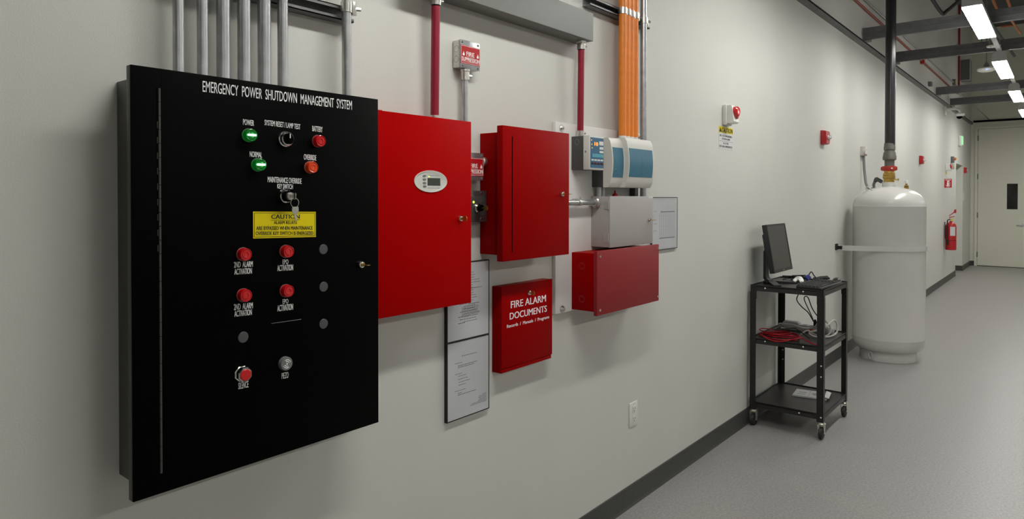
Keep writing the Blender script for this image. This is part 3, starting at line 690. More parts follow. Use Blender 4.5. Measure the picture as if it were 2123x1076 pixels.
red_conduit('crimson conduit from the wireway down to the bright red panel', 1.592, 0.0145, 1.7955, 2.2228, 0.038, 0.050)
red_conduit('crimson conduit from the wireway down to the blue-faced display', 2.466, 0.0140, 1.8095, 2.2228, 0.042, 0.050)
s2 = strut_channel('strut_channel', 'steel strut channel holding the orange conduits near the wireway end', 2.55, 3.105, 2.398, 2.440)
oy = [2.7965, 2.8330, 2.8700, 2.9110]
names4 = ['leftmost', 'second', 'third', 'rightmost']
for i, y in enumerate(oy):
    q = thing('orange_conduit', 'orange conduit dropping to the detector, %s of the four side by side' % (names4[i] if i in (0, 3) else names4[i]+' from left'), 'conduit', (0.061, y, 1.84), 'orange conduits')
    MB().cyl((0.061, y, 1.8345), 0.0180, 3.40, seg=22).build('tube', 'orange', q)
    MB().cyl((0.061, y, 1.8172), 0.0182, 0.0172, seg=22).build('end_fitting', 'white', q, 'pale end fitting')
    clamp(s2, y, 2.405, 0.0183, 0.061)
q = thing('electrical_conduit', 'bare steel conduit just right of the four orange conduits', 'conduit', (0.058, 3.003, 1.34))
MB().cyl((0.058, 3.0060, 1.3400), 0.0165, 3.90, seg=22).build('tube', 'galv', q)
MB().lathe([(.0170, 0), (.0180, .001), (.0180, .004), (.0170, .005)], (0.058, 3.006, 1.975), seg=22).build('coupling_ring', 'zinc', q)
clamp(s2, 3.006, 2.402, 0.0169, 0.058)

# ================================================================== WALL DEVICES ALONG THE ROOM
q = thing('wall_outlet', 'white duplex wall outlet low on the wall', 'outlet', (0, 3.013, 0.397))
B(0, 0.006, 2.974, 3.0530, 0.3970, 0.5170, 0.002).build('cover_plate', 'white', q)
for z in (0.482, 0.432):
    r_ = B(0.006, 0.0085, 2.9970, 3.0310, z-0.017, z+0.017, 0.002).build('receptacle', 'white', q)
    b = MB(); b.box(.0085, .0088, 3.005, 3.0075, z-.001, z+.009); b.box(.0085, .0088, 3.0195, 3.022, z-.001, z+.009); b.cyl((.0085, 3.0135, z-.009), .003, .0003, (1, 0, 0), 12); b.build('slots', 'slot', r_)
b = MB(); b.cyl((.006, 3.007, .5080), .0022, .001, (1, 0, 0), 10); b.cyl((.006, 3.021, .5080), .0022, .001, (1, 0, 0), 10); b.build('plate_marks', 'mgrey', q)
def white_strobe(label, y0, z0, k=1.0):
    q = thing('horn_strobe', label, 'strobe', (0, y0+.049*k, z0))
    B(0, .028*k, y0, y0+.098*k, z0, z0+.127*k, .005*k).build('base', 'white', q)
    b = MB(); yy0, yy1 = y0+.006*k, y0+.092*k
    b.prism_y([(.028*k, z0+.010*k), (.066*k, z0+.010*k), (.072*k, z0+.020*k), (.060*k, z0+.115*k), (.054*k, z0+.122*k), (.028*k, z0+.122*k)], yy0, yy1); b.build('housing', 'white', q)
    b = MB(); pr = []
    b.lathe([(.034*k, 0), (.034*k, .020*k), (.026*k, .028*k), (0, .029*k)], (.060*k, y0+.049*k, z0+.082*k), (1, 0, -.05), 14)
    b.prism([(.070*k, y0+.027*k, z0+.062*k), (.070*k, y0+.071*k, z0+.062*k), (.070*k, y0+.049*k, z0+.036*k)], (.014*k, 0, 0))
    b.build('lens', 'lensred', q, 'red lens')
    return q
white_strobe('white horn strobe with a red lens above the CAUTION notice', 4.137, 2.0000)
q = thing('caution_sign', 'white and yellow CAUTION notice under the white strobe with red lens', 'sign', (0, 4.2, 1.85))
B(0, .0016, 4.0850, 4.3130, 1.8490, 1.9510).build('notice', 'paperw', q)
B(0, .0016, 4.0850, 4.3130, 1.9510, 1.9895).build('header', 'yellow', q)
X = .0016
b = MB(); b.text('CAUTION', X, 4.130, 4.306, 1.9560, 1.9840, bold=.04); b.prism([(X, 4.090, 1.9560), (X, 4.126, 1.9560), (X, 4.108, 1.9850)], (.0005, 0, 0))
b.text('HFC-125 EXTINGUISHING', X, 4.098, 4.297, 1.9270, 1.9390, bold=.01); b.text('SYSTEM ALARM', X, 4.133, 4.262, 1.9080, 1.9195, bold=.01)
b.box(X, X+.0004, 4.088, 4.310, 1.8985, 1.9000)
b.text('IF ACTIVE', X, 4.155, 4.240, 1.8800, 1.8920, bold=.01); b.text('EXIT AREA IMMEDIATELY', X, 4.092, 4.304, 1.8600, 1.8725, bold=.01); b.box(X, X+.0004, 4.292, 4.306, 1.8525, 1.8538)
b.build('lettering', 'ink', q)
def red_strobe(label, y0, z0):
    q = thing('horn_strobe', label, 'strobe', (0, y0+.06, z0))
    B(0, .020, y0, y0+.122, z0, z0+.122, .003).build('base', 'signred', q)
    b = MB(); b.prism_y([(.020, z0+.002), (.040, z0+.004), (.048, z0+.018), (.048, z0+.104), (.040, z0+.118), (.020, z0+.120)], y0+.002, y0+.120); b.build('housing', 'signred', q)
    b = MB(); b.box(.048, .0485, y0+.012, y0+.108, z0+.082, z0+.114); b.box(.048, .0485, y0+.012, y0+.108, z0+.008, z0+.040); b.build('grille', mat('faded_red', (0.42, 0.10, 0.09), 0.5), q)
    b = MB(); b.box(.048, .056, y0+.030, y0+.092, z0+.046, z0+.078, .003); b.lathe([(.018, 0), (.018, .010), (.012, .020), (0, .023)], (.056, y0+.061, z0+.062), (1, 0, 0), 14); b.build('lens', 'glassclear', q, 'clear strobe lens')
    return q
rs = red_strobe('nearest of the red wall strobes, left of the black pipe', 6.337, 2.0110)
copy_tree(rs, (0, 11.488-6.337, 0.018), 'red wall strobe just right of the white tank top')
copy_tree(rs, (0, 17.058-6.337, 0.035), 'farthest red wall strobe, beyond the doorway near the tall door')
# junction box with flexible conduit to the tank
q = thing('junction_box', 'small grey box with a printed label above the white tank', 'junction box', (0, 7.87, 1.978))
B(0, .043, 7.823, 7.922, 1.9785, 2.0755, .003).build('body', 'zinc', q)
B(.043, .046, 7.823, 7.922, 1.9785, 2.0755, .001).build('cover_plate', 'zinc', q)
sg = B(.046, .047, 7.828, 7.917, 1.989, 2.056).build('sign', 'paperw', q)
b = MB(); b.box(.047, .0474, 7.828, 7.917, 1.989, 1.997); b.box(.047, .0474, 7.855, 7.890, 2.036, 2.041); b.build('sign_print', 'signred', sg)
q = thing('flexible_conduit', 'grey flexible conduit from the small labelled box to the tank top', 'conduit', (.025, 7.87, 1.97))
MB().tube([(.025, 7.860, 1.9780), (.030, 7.858, 1.88), (.040, 7.850, 1.78), (.065, 7.80, 1.68), (.12, 7.70, 1.628), (.185, 7.55, 1.640), (.205, 7.44, 1.668), (.228, 7.40, 1.71)], .0135, 12).build('hose', 'mgrey', q)
MB().tube([(.228, 7.40, 1.700), (.240, 7.385, 1.722), (.262, 7.365, 1.712), (.292, 7.355, 1.694)], .018, 12).build('elbow_connector', 'dgrey', q, 'black elbow connector')
# far wall devices
q = thing('extinguisher_sign', 'red fire extinguisher sign projecting above the extinguisher', 'sign', (0, 14.16, 1.71))
B(0, .112, 14.160, 14.166, 1.709, 1.864).build('panel', 'signred', q)
b = MB(); yy = 14.1594
def pz(pts): b.prism([(x, yy, z) for x, z in pts], (0, .0006, 0))
b.box(.012, .100, yy, yy+.0006, 1.842, 1.850)
pz([(.040, 1.735), (.068, 1.735), (.070, 1.790), (.060, 1.808), (.046, 1.808), (.038, 1.790)])
pz([(.046, 1.808), (.060, 1.808), (.060, 1.818), (.080, 1.828), (.078, 1.834), (.040, 1.830), (.040, 1.822)])
b.tube([(.060, yy, 1.822), (.082, yy, 1.800), (.084, yy, 1.765), (.080, yy, 1.745)], .003, 6)
b.tube([(.026, yy, 1.760), (.034, yy, 1.732), (.056, yy, 1.722), (.078, yy, 1.732), (.086, yy, 1.752)], .0025, 6)
b.build('pictogram', 'letter', q)
q = thing('fire_extinguisher', 'red fire extinguisher with black hose hanging by the doorway', 'fire extinguisher', (.095, 14.22, .60))
ec = (.098, 14.22, 0)
MB().lathe([(0, .606), (.075, .606), (.084, .615), (.084, 1.02), (.076, 1.055), (.050, 1.085), (.024, 1.098), (.024, 1.115), (0, 1.115)], ec, seg=28).build('cylinder', 'signred', q)
MB().lathe([(.0845, 0), (.0852, .002), (.0852, .006), (.0845, .008)], (ec[0], ec[1], .775), seg=28).build('strap', 'ink', q)
b = MB(); b.cyl((ec[0], ec[1], 1.115), .020, .05, seg=14); b.box(.080, .130, 14.205, 14.235, 1.150, 1.168, .003); b.build('valve', 'zinc', q)
b = MB(); b.prism_y([(.070, 1.170), (.150, 1.195), (.152, 1.210), (.068, 1.185)], 14.210, 14.230); b.prism_y([(.070, 1.205), (.140, 1.260), (.176, 1.262), (.176, 1.325), (.150, 1.325), (.135, 1.275), (.066, 1.215)], 14.210, 14.230); b.build('handle', 'signred', q)
MB().cyl((.118, 14.196, 1.140), .018, .008, (0, 1, 0), 14).build('pressure_gauge', 'yellow', q)
MB().tube([(.080, 14.20, 1.145), (.058, 14.150, 1.135), (.054, 14.132, 1.09), (.056, 14.128, .95), (.058, 14.128, .80)], .010, 10).build('hose', 'cable', q)
MB().lathe([(.010, 0), (.017, -.02), (.018, -.09), (.012, -.10), (0, -.10)], (.058, 14.126, .80), seg=12).build('nozzle', 'ink', q)
b = MB(); n = 8
pts = [(ec[0]+.0853*math.sin(a), ec[1]-.0853*math.cos(a)) for a in [(-.05+k/n*1.0) for k in range(n+1)]]
for k in range(n): b.prism([(pts[k][0], pts[k][1], .86), (pts[k+1][0], pts[k+1][1], .86), (pts[k+1][0], pts[k+1][1], 1.02), (pts[k][0], pts[k][1], 1.02)], (.0006, -.0006, 0))
b.build('instruction_label', 'paperw', q, 'white instruction label')
B(0, .0135, 14.19, 14.25, .80, 1.10).build('wall_bracket', 'mgrey', q)
white_strobe('small far white strobe with red lens above the extinguisher sign', 14.30, 2.015)
q = thing('caution_sign', 'small far yellow and white notice above the extinguisher sign', 'sign', (0, 14.33, 1.85))
B(0, .002, 14.29, 14.48, 1.953, 1.990).build('header', 'yellow', q); B(0, .002, 14.29, 14.48, 1.885, 1.953).build('notice', 'paperw', q)
b = MB(); b.box(.002, .0025, 14.31, 14.46, 1.935, 1.941); b.box(.002, .0025, 14.33, 14.44, 1.915, 1.921); b.box(.002, .0025, 14.31, 14.46, 1.893, 1.900); b.build('lettering', 'greyink', q)
q = thing('control_relay_box', 'grey box with an orange beacon left of the doorway', 'device', (0, 15.03, 2.06))
B(0, .050, 14.980, 15.09, 2.185, 2.300, .003).build('upper_box', 'mgrey', q); B(0, .050, 14.985, 15.09, 2.065, 2.170, .003).build('lower_box', 'galv', q)
MB().cyl((.025, 15.03, 2.170), .012, .015, seg=12).build('nipple', 'galv', q)
MB().lathe([(.028, 0), (.028, .018), (.018, .032), (0, .035)], (.050, 15.03, 2.255), (1, 0, 0), 16).build('beacon', 'oranglens', q, 'orange beacon')
B(.050, .052, 15.00, 15.08, 2.085, 2.150).build('sticker', 'yellow', q, 'yellow sticker')
q = thing('exit_light', 'white exit light with a green lit face above the doorway', 'exit light', (0, 16.2, 2.558))
B(0, .045, 16.115, 16.30, 2.560, 2.770, .012).build('housing', 'white', q); B(.045, .068, 16.130, 16.285, 2.585, 2.760, .006).build('lit_face', 'greensign', q, 'green lit face')
q = thing('dome_camera', 'white dome security camera on a wall arm near the end wall', 'camera', (0, 14.07, 2.98))
B(0, .03, 14.025, 14.12, 2.975, 3.140, .006).build('wall_plate', 'white', q)
MB().tube([(.03, 14.07, 3.08), (.13, 14.07, 3.085), (.19, 14.07, 3.075), (.222, 14.07, 3.04), (.225, 14.07, 2.995)], .022, 12).build('arm', 'white', q)
MB().lathe([(.02, .03), (.055, .022), (.080, .008), (.078, -.008), (.066, -.028), (.052, -.034), (0, -.034)], (.225, 14.07, 2.980), seg=24).build('dome_housing', 'white', q)
MB().lathe([(.046, 0), (.040, -.022), (.024, -.038), (0, -.044)], (.225, 14.07, 2.946), seg=20).build('dome_lens', 'slot', q, 'dark dome')
tag(B(0, .05, 12.25, 12.36, 3.270, 3.335, .003).build('junction_box', 'mgrey'), 'small grey box above the wall strut between two far beams', 'junction box')
tag(B(0, .05, 11.50, 11.60, 3.500, 3.560, .003).build('junction_box', 'signred'), 'small red box on the red-brown conduit above the strut', 'junction box')
q = thing('junction_box', 'grey box with a yellow label at the end of the grey wall conduit', 'junction box', (0, 15.2, 3.69))
B(0, .05, 15.12, 15.22, 3.650, 3.760, .003).build('body', 'mgrey', q); B(.05, .052, 15.13, 15.21, 3.665, 3.735).build('label_plate', 'yellow', q, 'yellow label')
tag(B(0, .010, 17.00, 17.08, 1.475, 1.630, .003).build('light_switch', 'white'), 'white switch plate beyond the doorway', 'switch')
q = thing('duct_stub', 'dark grey louvred duct end high on the far left wall', 'duct', (.09, 16.35, 3.89))
B(0, .165, 16.32, 16.60, 3.890, 4.305).build('duct', 'mgrey', q)
b = MB(); b.box(.160, .175, 16.30, 16.32, 3.88, 4.315); b.box(0, .16, 16.30, 16.32, 4.30, 4.315); b.box(0, .16, 16.30, 16.32, 3.88, 3.895)
b.build('flange', 'fixt', q)
b = MB()
for k in range(13): b.box(.004, .158, 16.306, 16.318, 3.905+k*.030, 3.922+k*.030)
b.build('louvres', 'trough', q)

# ================================================================== OVERHEAD: STRUTS, BEAMS, PIPES
def ztop(y): return 3.158+0.0040*(y-5.7)
s_ = thing('strut_rail', 'long steel strut rail along the top of the left wall', 'strut', (.02, 9, 3.12))
def rail(z0, z1, x0, x1, y0, y1):
    b = MB(); A = [(x0, y0, ztop(y0)+z0), (x1, y0, ztop(y0)+z0), (x1, y0, ztop(y0)+z1), (x0, y0, ztop(y0)+z1)]
    Bq = [(x, y1, z-ztop(y0)+ztop(y1)) for x, y, z in A]
    vs = [b.bm.verts.new(v) for v in A+Bq]
    for f in ((3, 2, 1, 0), (4, 5, 6, 7), (0, 1, 5, 4), (1, 2, 6, 5), (2, 3, 7, 6), (3, 0, 4, 7)): b.bm.faces.new([vs[i] for i in f])
    return b
rail(-.042, -.014, 0, .041, 3.4, YE-.05).build('channel', 'strut', s_)
rail(-.014, -.001, 0, .034, 3.4, YE-.05).build('channel_slot', 'slot', s_)
rail(-.001, .003, 0, .041, 3.4, YE-.05).build('channel_lip', 'strut', s_)
tag(B(0.045, XR, YE-.042, YE, 3.215, 3.256).build('strut_rail', 'slot'), 'dark strut rail across the end wall above the tall door', 'strut')
def beam(label, y, z):
    q = thing('ceiling_beam', label, 'beam', (3, y, z), 'overhead strut beams')
    b = MB(); x0, x1 = .012, XR
    for zz in (z, z+.0625):
        b.box(x0, x1, y, y+.041, zz, zz+.014, 0); b.box(x0, x1, y, y+.041, zz+.046, zz+.060, 0); b.box(x0, x1, y+.006, y+.035, zz+.014, zz+.046, 0)
    b.box(x0, x1, y+.010, y+.031, z+.060, z+.0625)
    b.build('double_channel', 'beam', q)
    b = MB(); b.box(.020, .085, y+.048, y+.060, ztop(y)+.0035, z+.030); b.box(.020, .085, y+.041, y+.060, z+.018, z+.030); b.cyl((.065, y+.052, z-.012), .006, .05, seg=8); b.build('beam_clamp', 'zinc', q)
    return q
bm0 = beam('nearest dark strut beam spanning from the left wall', 7.850, 3.1950)
copy_tree(bm0, (0, 9.42-7.85, .004), 'second nearest dark strut beam, just right of the black pipe')
copy_tree(bm0, (0, 12.98-7.85, .020), 'third dark strut beam from the front, over the dome security camera')
copy_tree(bm0, (0, 14.71-7.85, .031), 'farthest dark strut beam, nearest the end wall')
def run(name, label, cat, pts, r, m, sm=False):
    o = MB().tube(pts, r, 12, smooth=sm).build(name, m); return tag(o, label, cat)
run('wall_conduit', 'red-brown conduit running along the left wall above the strut rail', 'conduit', [(.016, 3.6, 3.52), (.016, 11.495, 3.545)], .013, 'rust')
run('wall_conduit', 'red-brown conduit continuing beyond the small red box', 'conduit', [(.016, 11.605, 3.545), (.016, 15.75, 3.56)], .013, 'rust')
run('wall_conduit', 'grey conduit along the left wall above the red-brown one', 'conduit', [(.016, 3.8, 3.585), (.016, 15.115, 3.70)], .012, 'galv')
run('riser_pipe', 'thin dark red vertical pipe in the far upper corner', 'pipe', [(.03, 15.82, 3.62), (.03, 15.82, ZC-.002)], .018, 'crimson')
run('wall_conduit', 'thin grey conduit slanting down to the end wall strut', 'conduit', [(.02, 16.0, 3.62), (.33, YE-.045, 3.270)], .012, 'galv')
run('orange_conduit', 'short orange-brown overhead conduit right of the nearest strip light', 'conduit', [(1.02, 8.05, 3.72), (1.075, 9.08, 3.60)], .013, 'copper', False)
run('orange_conduit', 'orange-brown overhead conduit farthest right by the frame edge', 'conduit', [(1.15, 8.2, 3.68), (1.192, 9.06, 3.60)], .013, 'copper', False)
run('orange_conduit', 'horizontal orange-brown conduit seen under the nearest beam', 'conduit', [(1.050, 10.065, 3.60), (1.19, 10.080, 3.60)], .013, 'copper')
run('orange_conduit', 'orange-brown conduit hanging below the nearest beam at the right edge', 'conduit', [(1.165, 9.75, 3.60), (1.215, 10.66, 3.60)], .013, 'copper')
run('pipe_hanger', 'black angled pipe hanger up by the ceiling', 'pipe', [(.41, 9.0, 3.93), (.435, 10.1, 3.88), (.50, 10.05, 3.88), (.68, 9.72, 3.92), (.80, 9.5, 3.95)], .022, 'ink', True)
run('cross_pipe', 'dark steel pipe crossing under the ceiling deck', 'pipe', [(.35, 12.8, 4.70), (XR, 12.8, 4.70)], .05, 'dgrey')
run('cross_pipe', 'dark brace running diagonally above the second beam', 'pipe', [(.95, 9.6, 3.62), (1.10, 11.8, 3.52)], .018, 'dgrey')
# black vertical discharge pipe
CX, CY, RT = .359, 7.33, .310
q = thing('discharge_pipe', 'black vertical pipe rising from the white tank to the ceiling', 'pipe', (CX, CY, 1.79))
MB().lathe([(0, 2.045), (.0450, 2.045), (.0450, ZC-.002), (0, ZC-.002)], (CX+.006, CY, 0), seg=28).build('pipe', 'pipe', q)
MB().lathe([(.0450, 2.062), (.0475, 2.055), (.0475, 2.035), (.050, 2.030), (.050, 1.998), (.044, 1.994), (.045, 1.985), (.053, 1.965), (.0545, 1.945), (.059, 1.935), (.059, 1.905), (.052, 1.900), (.0430, 1.898), (.0430, 1.842)], (CX+.003, CY, 0), seg=28).build('reducer', 'iron', q, 'grey iron reducer')
o = MB().lathe([(.043, 1.842), (.058, 1.842), (.060, 1.836), (.060, 1.803), (.058, 1.797), (.043, 1.797)], (CX, CY, 0), seg=28).build('coupling', 'coupred', q, 'red grooved coupling')
b = MB(); b.box(CX-.008, CX+.070, CY-.010-.002, CY+.010, 1.803, 1.836, .004); b.box(CX-.070, CX-.03, CY-.010, CY+.010, 1.803, 1.836, .004)
b.build('coupling_ears', 'coupred', o)
b = MB(); b.cyl((CX+.035, CY-.062, 1.8195), .009, .014, (.2, 1, 0), 6); b.build('coupling_bolt', 'chrome', o)
# ================================================================== WHITE TANK
q = thing('agent_tank', 'tall white cylindrical tank strapped to the wall', 'tank', (CX, CY, 0))
MB().lathe([(.200, .088), (.248, .090), (.266, .096), (.284, .110), (.297, .130), (.3055, .156), (.3092, .184), (RT, .205), (RT+.0006, .207), (RT+.0006, .212), (RT, .214), (RT, 1.453), (RT+.0006, 1.455), (RT+.0006, 1.460), (RT, 1.462), (.3092, 1.476), (.3065, 1.492), (.301, 1.510), (.292, 1.528), (.265, 1.563), (.225, 1.596), (.170, 1.622), (.110, 1.638), (.058, 1.645), (0, 1.646)], (CX, CY, 0), seg=64).build('shell', 'tank', q)
MB().lathe([(.236, 0), (.242, 0), (.242, .0905), (.236, .0905)], (CX, CY, 0), seg=56).build('base_ring', 'tank', q)
MB().lathe([(.058, 1.640), (.058, 1.684), (.050, 1.688), (0, 1.688)], (CX, CY, 0), seg=32).build('nozzle_collar', 'tank', q)
b = MB(); b.lathe([(.046, 1.688), (.046, 1.712), (.048, 1.714), (.048, 1.724), (.054, 1.727), (.054, 1.750), (.048, 1.752), (.052, 1.756), (.052, 1.772), (.046, 1.776), (.044, 1.7965), (0, 1.7965)], (CX, CY, 0), seg=20)
b.build('valve', 'brass', q, 'brass valve')
b = MB(); b.tube([(CX+.040, CY-.020, 1.712), (CX+.085, CY-.030, 1.712)], .006, 8, smooth=False); b.cyl((CX+.083, CY-.030, 1.712), .013, .006, (1, -.2, 0), 12); b.build('gauge', 'brass', q)
gx, gy = CX+.150, CY-.02
b = MB(); b.lathe([(.020, 1.615), (.020, 1.642), (.012, 1.642), (.022, 1.648), (.022, 1.654), (.010, 1.656), (.010, 1.672)], (gx, gy, 0), seg=14); b.build('relief_fitting', 'brass', q)
MB().lathe([(.010, 1.672), (.014, 1.674), (.014, 1.700), (.010, 1.702), (0, 1.702)], (gx, gy, 0), seg=14).build('relief_cap', 'white', q)
def loop(parent, c, w_, h, d, r=.006):
    c = Vector(c); d = Vector(d).normalized(); s_ = Vector((-d.y, d.x, 0))
    pts = [c-s_*w_/2, c-s_*w_*.45+d*h*.6+Vector((0, 0, h*.6)), c+d*h*.8+Vector((0, 0, h)), c+s_*w_*.45+d*h*.6+Vector((0, 0, h*.6)), c+s_*w_/2]
    return MB().tube(pts, r, 8).build('lifting_eye', 'tank', parent)
loop(q, (CX-.13, CY-.13, 1.600), .07, .045, (-.6, -.6, 0))
b = MB(); cc = Vector((CX-.104, CY-.226, .0)); b.tube([cc+Vector((0, -.004, .012)), cc+Vector((-.014, -.012, .05)), cc+Vector((0, -.020, .085)), cc+Vector((.018, -.012, .05)), cc+Vector((.010, -.004, .012))], .005, 8); b.build('lifting_eye', 'tank', q)
# strap: band round the tank, straight leg to the wall
b = MB(); n = 40; z0, z1 = 1.042, 1.090; rr = RT+.0015
bx, by = .035, 6.905
ang0 = math.atan2(by-CY, bx-CX); dist = math.hypot(bx-CX, by-CY); at_ = ang0+math.acos(rr/dist)
pts = [(bx, by)]+[(CX+rr*math.cos(at_+k/n*(PI*1.15)), CY+rr*math.sin(at_+k/n*(PI*1.15))) for k in range(n+1)]
A = [b.bm.verts.new((x, y, z0)) for x, y in pts]; Bv = [b.bm.verts.new((x, y, z1)) for x, y in pts]
def outp(i):
    x, y = pts[i]; 
    if i == 0: return x-.002, y-.003
    return CX+(x-CX)*1.018, CY+(y-CY)*1.018
C_ = [b.bm.verts.new((*outp(i), z0)) for i in range(len(pts))]; D_ = [b.bm.verts.new((*outp(i), z1)) for i in range(len(pts))]
for i in range(len(pts)-1):
    b.bm.faces.new([A[i], A[i+1], Bv[i+1], Bv[i]]); b.bm.faces.new([C_[i], C_[i+1], D_[i+1], D_[i]])
    b.bm.faces.new([A[i], A[i+1], C_[i+1], C_[i]]); b.bm.faces.new([Bv[i], Bv[i+1], D_[i+1], D_[i]])
b.bm.faces.new([A[0], Bv[0], D_[0], C_[0]]); b.bm.faces.new([A[-1], Bv[-1], D_[-1], C_[-1]])
b.build('strap', 'tank', q)
b = MB(); b.box(0, .008, 6.845, 6.925, 1.048, 1.105); b.box(.008, .050, 6.885, 6.901, 1.055, 1.085); b.cyl((.034, 6.885, 1.070), .008, .026, (0, 1, 0), 6); b.build('wall_bracket', 'ink', q, 'black wall bracket')

# ================================================================== STRIP LIGHTS
FX0, FX1, FZ = 1.015, 1.150, 3.060
def strip(label, y0, x0=FX0, g='strip lights', rods=False):
    x1 = x0+FX1-FX0; y1 = y0+1.37
    q = thing('strip_light', label, 'light', ((x0+x1)/2, (y0+y1)/2, FZ), g)
    b = MB(); b.prism_y([(x0+.001, FZ+.014), (x1-.001, FZ+.014), (x1-.001, FZ+.050), (x1-.012, FZ+.085), (x1-.03, FZ+.120), (x0+.03, FZ+.120), (x0+.012, FZ+.085), (x0+.001, FZ+.050)], y0+.012, y1-.004); b.build('housing', 'fixt', q)
    b = MB(); b.box(x0, x1, y0+.012, y1-.006, FZ, FZ+.014, .003); b.build('diffuser', 'diff', q, 'glowing white diffuser')
    b = MB(); b.prism_y([(x0, FZ+.012), (x1, FZ+.012), (x1, FZ+.085), (x1-.02, FZ+.124), (x0+.02, FZ+.124), (x0, FZ+.085)], y0, y0+.012); b.build('end_cap', 'fixt', q)
    for yy in ((y0+.22, y1-.22) if rods else ()):
        MB().cyl(((x0+x1)/2, yy, FZ+.120), .004, ZC-FZ-.121, seg=8).build('hanger_rod', 'mgrey', q)
    return q
L0 = strip('nearest strip light in view, in front of the nearest beam', 6.51)
copy_tree(L0, (0, 2.85, 0), 'second strip light from the front, behind the second beam')
copy_tree(L0, (0, 5.62, 0), 'third strip light from the front, cut by the right frame edge')
copy_tree(L0, (0, 8.30, 0), 'farthest strip light in view at the right frame edge')
L1 = strip('strip light overhead in front of the white backboard, above the frame', 6.51-2.85, rods=True)
copy_tree(L1, (0, -2.85, 0), 'strip light overhead in front of the black panel, above the frame')
for k, yy in enumerate((-2.6, 0.9, 4.4, 7.9, 11.4, 14.9)):  # added row, never in view: fill light for the lower wall and shadows
    copy_tree(L1, (3.6, yy-3.66, 0), 'added fill strip light of an unseen second row across the room, %s from the front, outside the frame' % ('first', 'second', 'third', 'fourth', 'fifth', 'sixth')[k])
tag(B(1.060, 1.105, 6.52, 16.3, FZ+.1245, FZ+.1335).build('mounting_rail', 'fixt'), 'long flat rail above the row of strip lights, under the beams', 'rail')
q = thing('occupancy_sensor', 'grey and white mounting head between the first two strip lights', 'sensor', (1.04, 9.12, 3.19))
MB().cyl((1.050, 9.16, 3.2122), .050, .075, seg=24).build('body', 'mgrey', q)
b = MB(); b.lathe([(0, 3.198), (.062, 3.198), (.066, 3.204), (.066, 3.212), (0, 3.212)], (1.045, 9.14, 0), seg=24); b.build('face_plate', 'white', q)
b = MB(); b.cyl((1.020, 9.12, 3.196), .007, .003, seg=10); b.cyl((1.065, 9.12, 3.196), .007, .003, seg=10); b.build('holes', 'slot', q)
b = MB(); b.box(1.065, 1.105, 9.185, 9.36, 3.198, 3.206); b.build('bracket', 'white', q)
q = thing('wireless_access_point', 'white disc-shaped access point with a blue light hanging from the ceiling', 'access point', (.84, 11.0, 3.22))
MB().lathe([(0, 3.215), (.070, 3.215), (.100, 3.228), (.108, 3.246), (.100, 3.262), (.04, 3.268), (0, 3.268)], (.84, 11.0, 0), seg=32).build('body', 'white', q)
MB().lathe([(.030, 3.268), (.032, 3.300), (.022, 3.325), (.012, 3.34), (0, 3.34)], (.84, 11.0, 0), seg=20).build('mount', 'mgrey', q)
MB().cyl((.84, 11.0, 3.338), .006, ZC-3.34, seg=8).build('stem', 'mgrey', q)
B(.842, .862, 10.896, 10.903, 3.226, 3.234).build('status_light', mat('blue_led', (0.1, 0.2, 0.9), 0.3, emit=(0.15, 0.3, 1.0), es=3), q, 'blue status light')
run('hanging_cable', 'thin green cable draped behind the strip lights', 'cable', [(.98, 10.2, 3.46), (.90, 10.4, 3.40), (.82, 10.6, 3.50), (.80, 10.7, 4.2), (.80, 10.7, ZC-.002)], .006, mat('green_cable', (0.05, 0.22, 0.10), 0.5), True)

# ================================================================== CART
q = thing('utility_cart', 'black three-shelf rolling cart beside the wall', 'cart', (.255, 4.885, 0))
cx0, cx1, cy0, cy1 = .026, .489, 4.580, 5.190
def shelf(zt, name):
    b = MB(); t = .0025
    b.box(cx0, cx1, cy0, cy1, zt-.012, zt-.008)
    b.box(cx0, cx1, cy0, cy0+t, zt-.040, zt); b.box(cx0, cx1, cy1-t, cy1, zt-.040, zt); b.box(cx0, cx0+t, cy0+t, cy1-t, zt-.040, zt); b.box(cx1-t, cx1, cy0+t, cy1-t, zt-.040, zt)
    return b.build(name, 'shelf', q)
sh1 = shelf(.953, 'shelf'); sh2 = shelf(.5970, 'shelf'); sh3 = shelf(.1640, 'shelf')
def leg(sx, sy):
    b = MB(); t = .003; wd = .040; o = .0032
    for (z0, z1, oo) in ((.108, .905, o), (.86, .953, .0006)):
        xa = cx0-oo if sx < 0 else cx1+oo-wd; ya = cy0-oo if sy < 0 else cy1+oo-wd
        yf = cy0-oo if sy < 0 else cy1+oo-t*.9
        b.box(xa, xa+wd, yf, yf+t*.9, z0, z1)
        xf = cx0-oo if sx < 0 else cx1+oo-t*.9
        b.box(xf, xf+t*.9, ya, ya+wd, z0, z1)
    return b.build('leg', 'cart', q)
for sx in (-1, 1):
    for sy in (-1, 1): leg(sx, sy)
def dot(x, y, z, ax): return MB().lathe([(0, 0), (.005, 0), (.004, .0018), (0, .0022)], (x, y, z), ax, 12).build('screw', 'letter', q)  # white heads stand in for holes with the wall showing through
for x, z in ((.1225, .9355), (.366, .935), (.1235, .5785), (.368, .576), (.345, .142)): dot(x, cy0, z, (0, -1, 0))
for z in (.47, .40, .14): dot(cx1-.010, cy0-.0034, z, (0, -1, 0))
for z in (.405, .335): dot(cx0+.022, cy1-.001, z, (0, -1, 0))
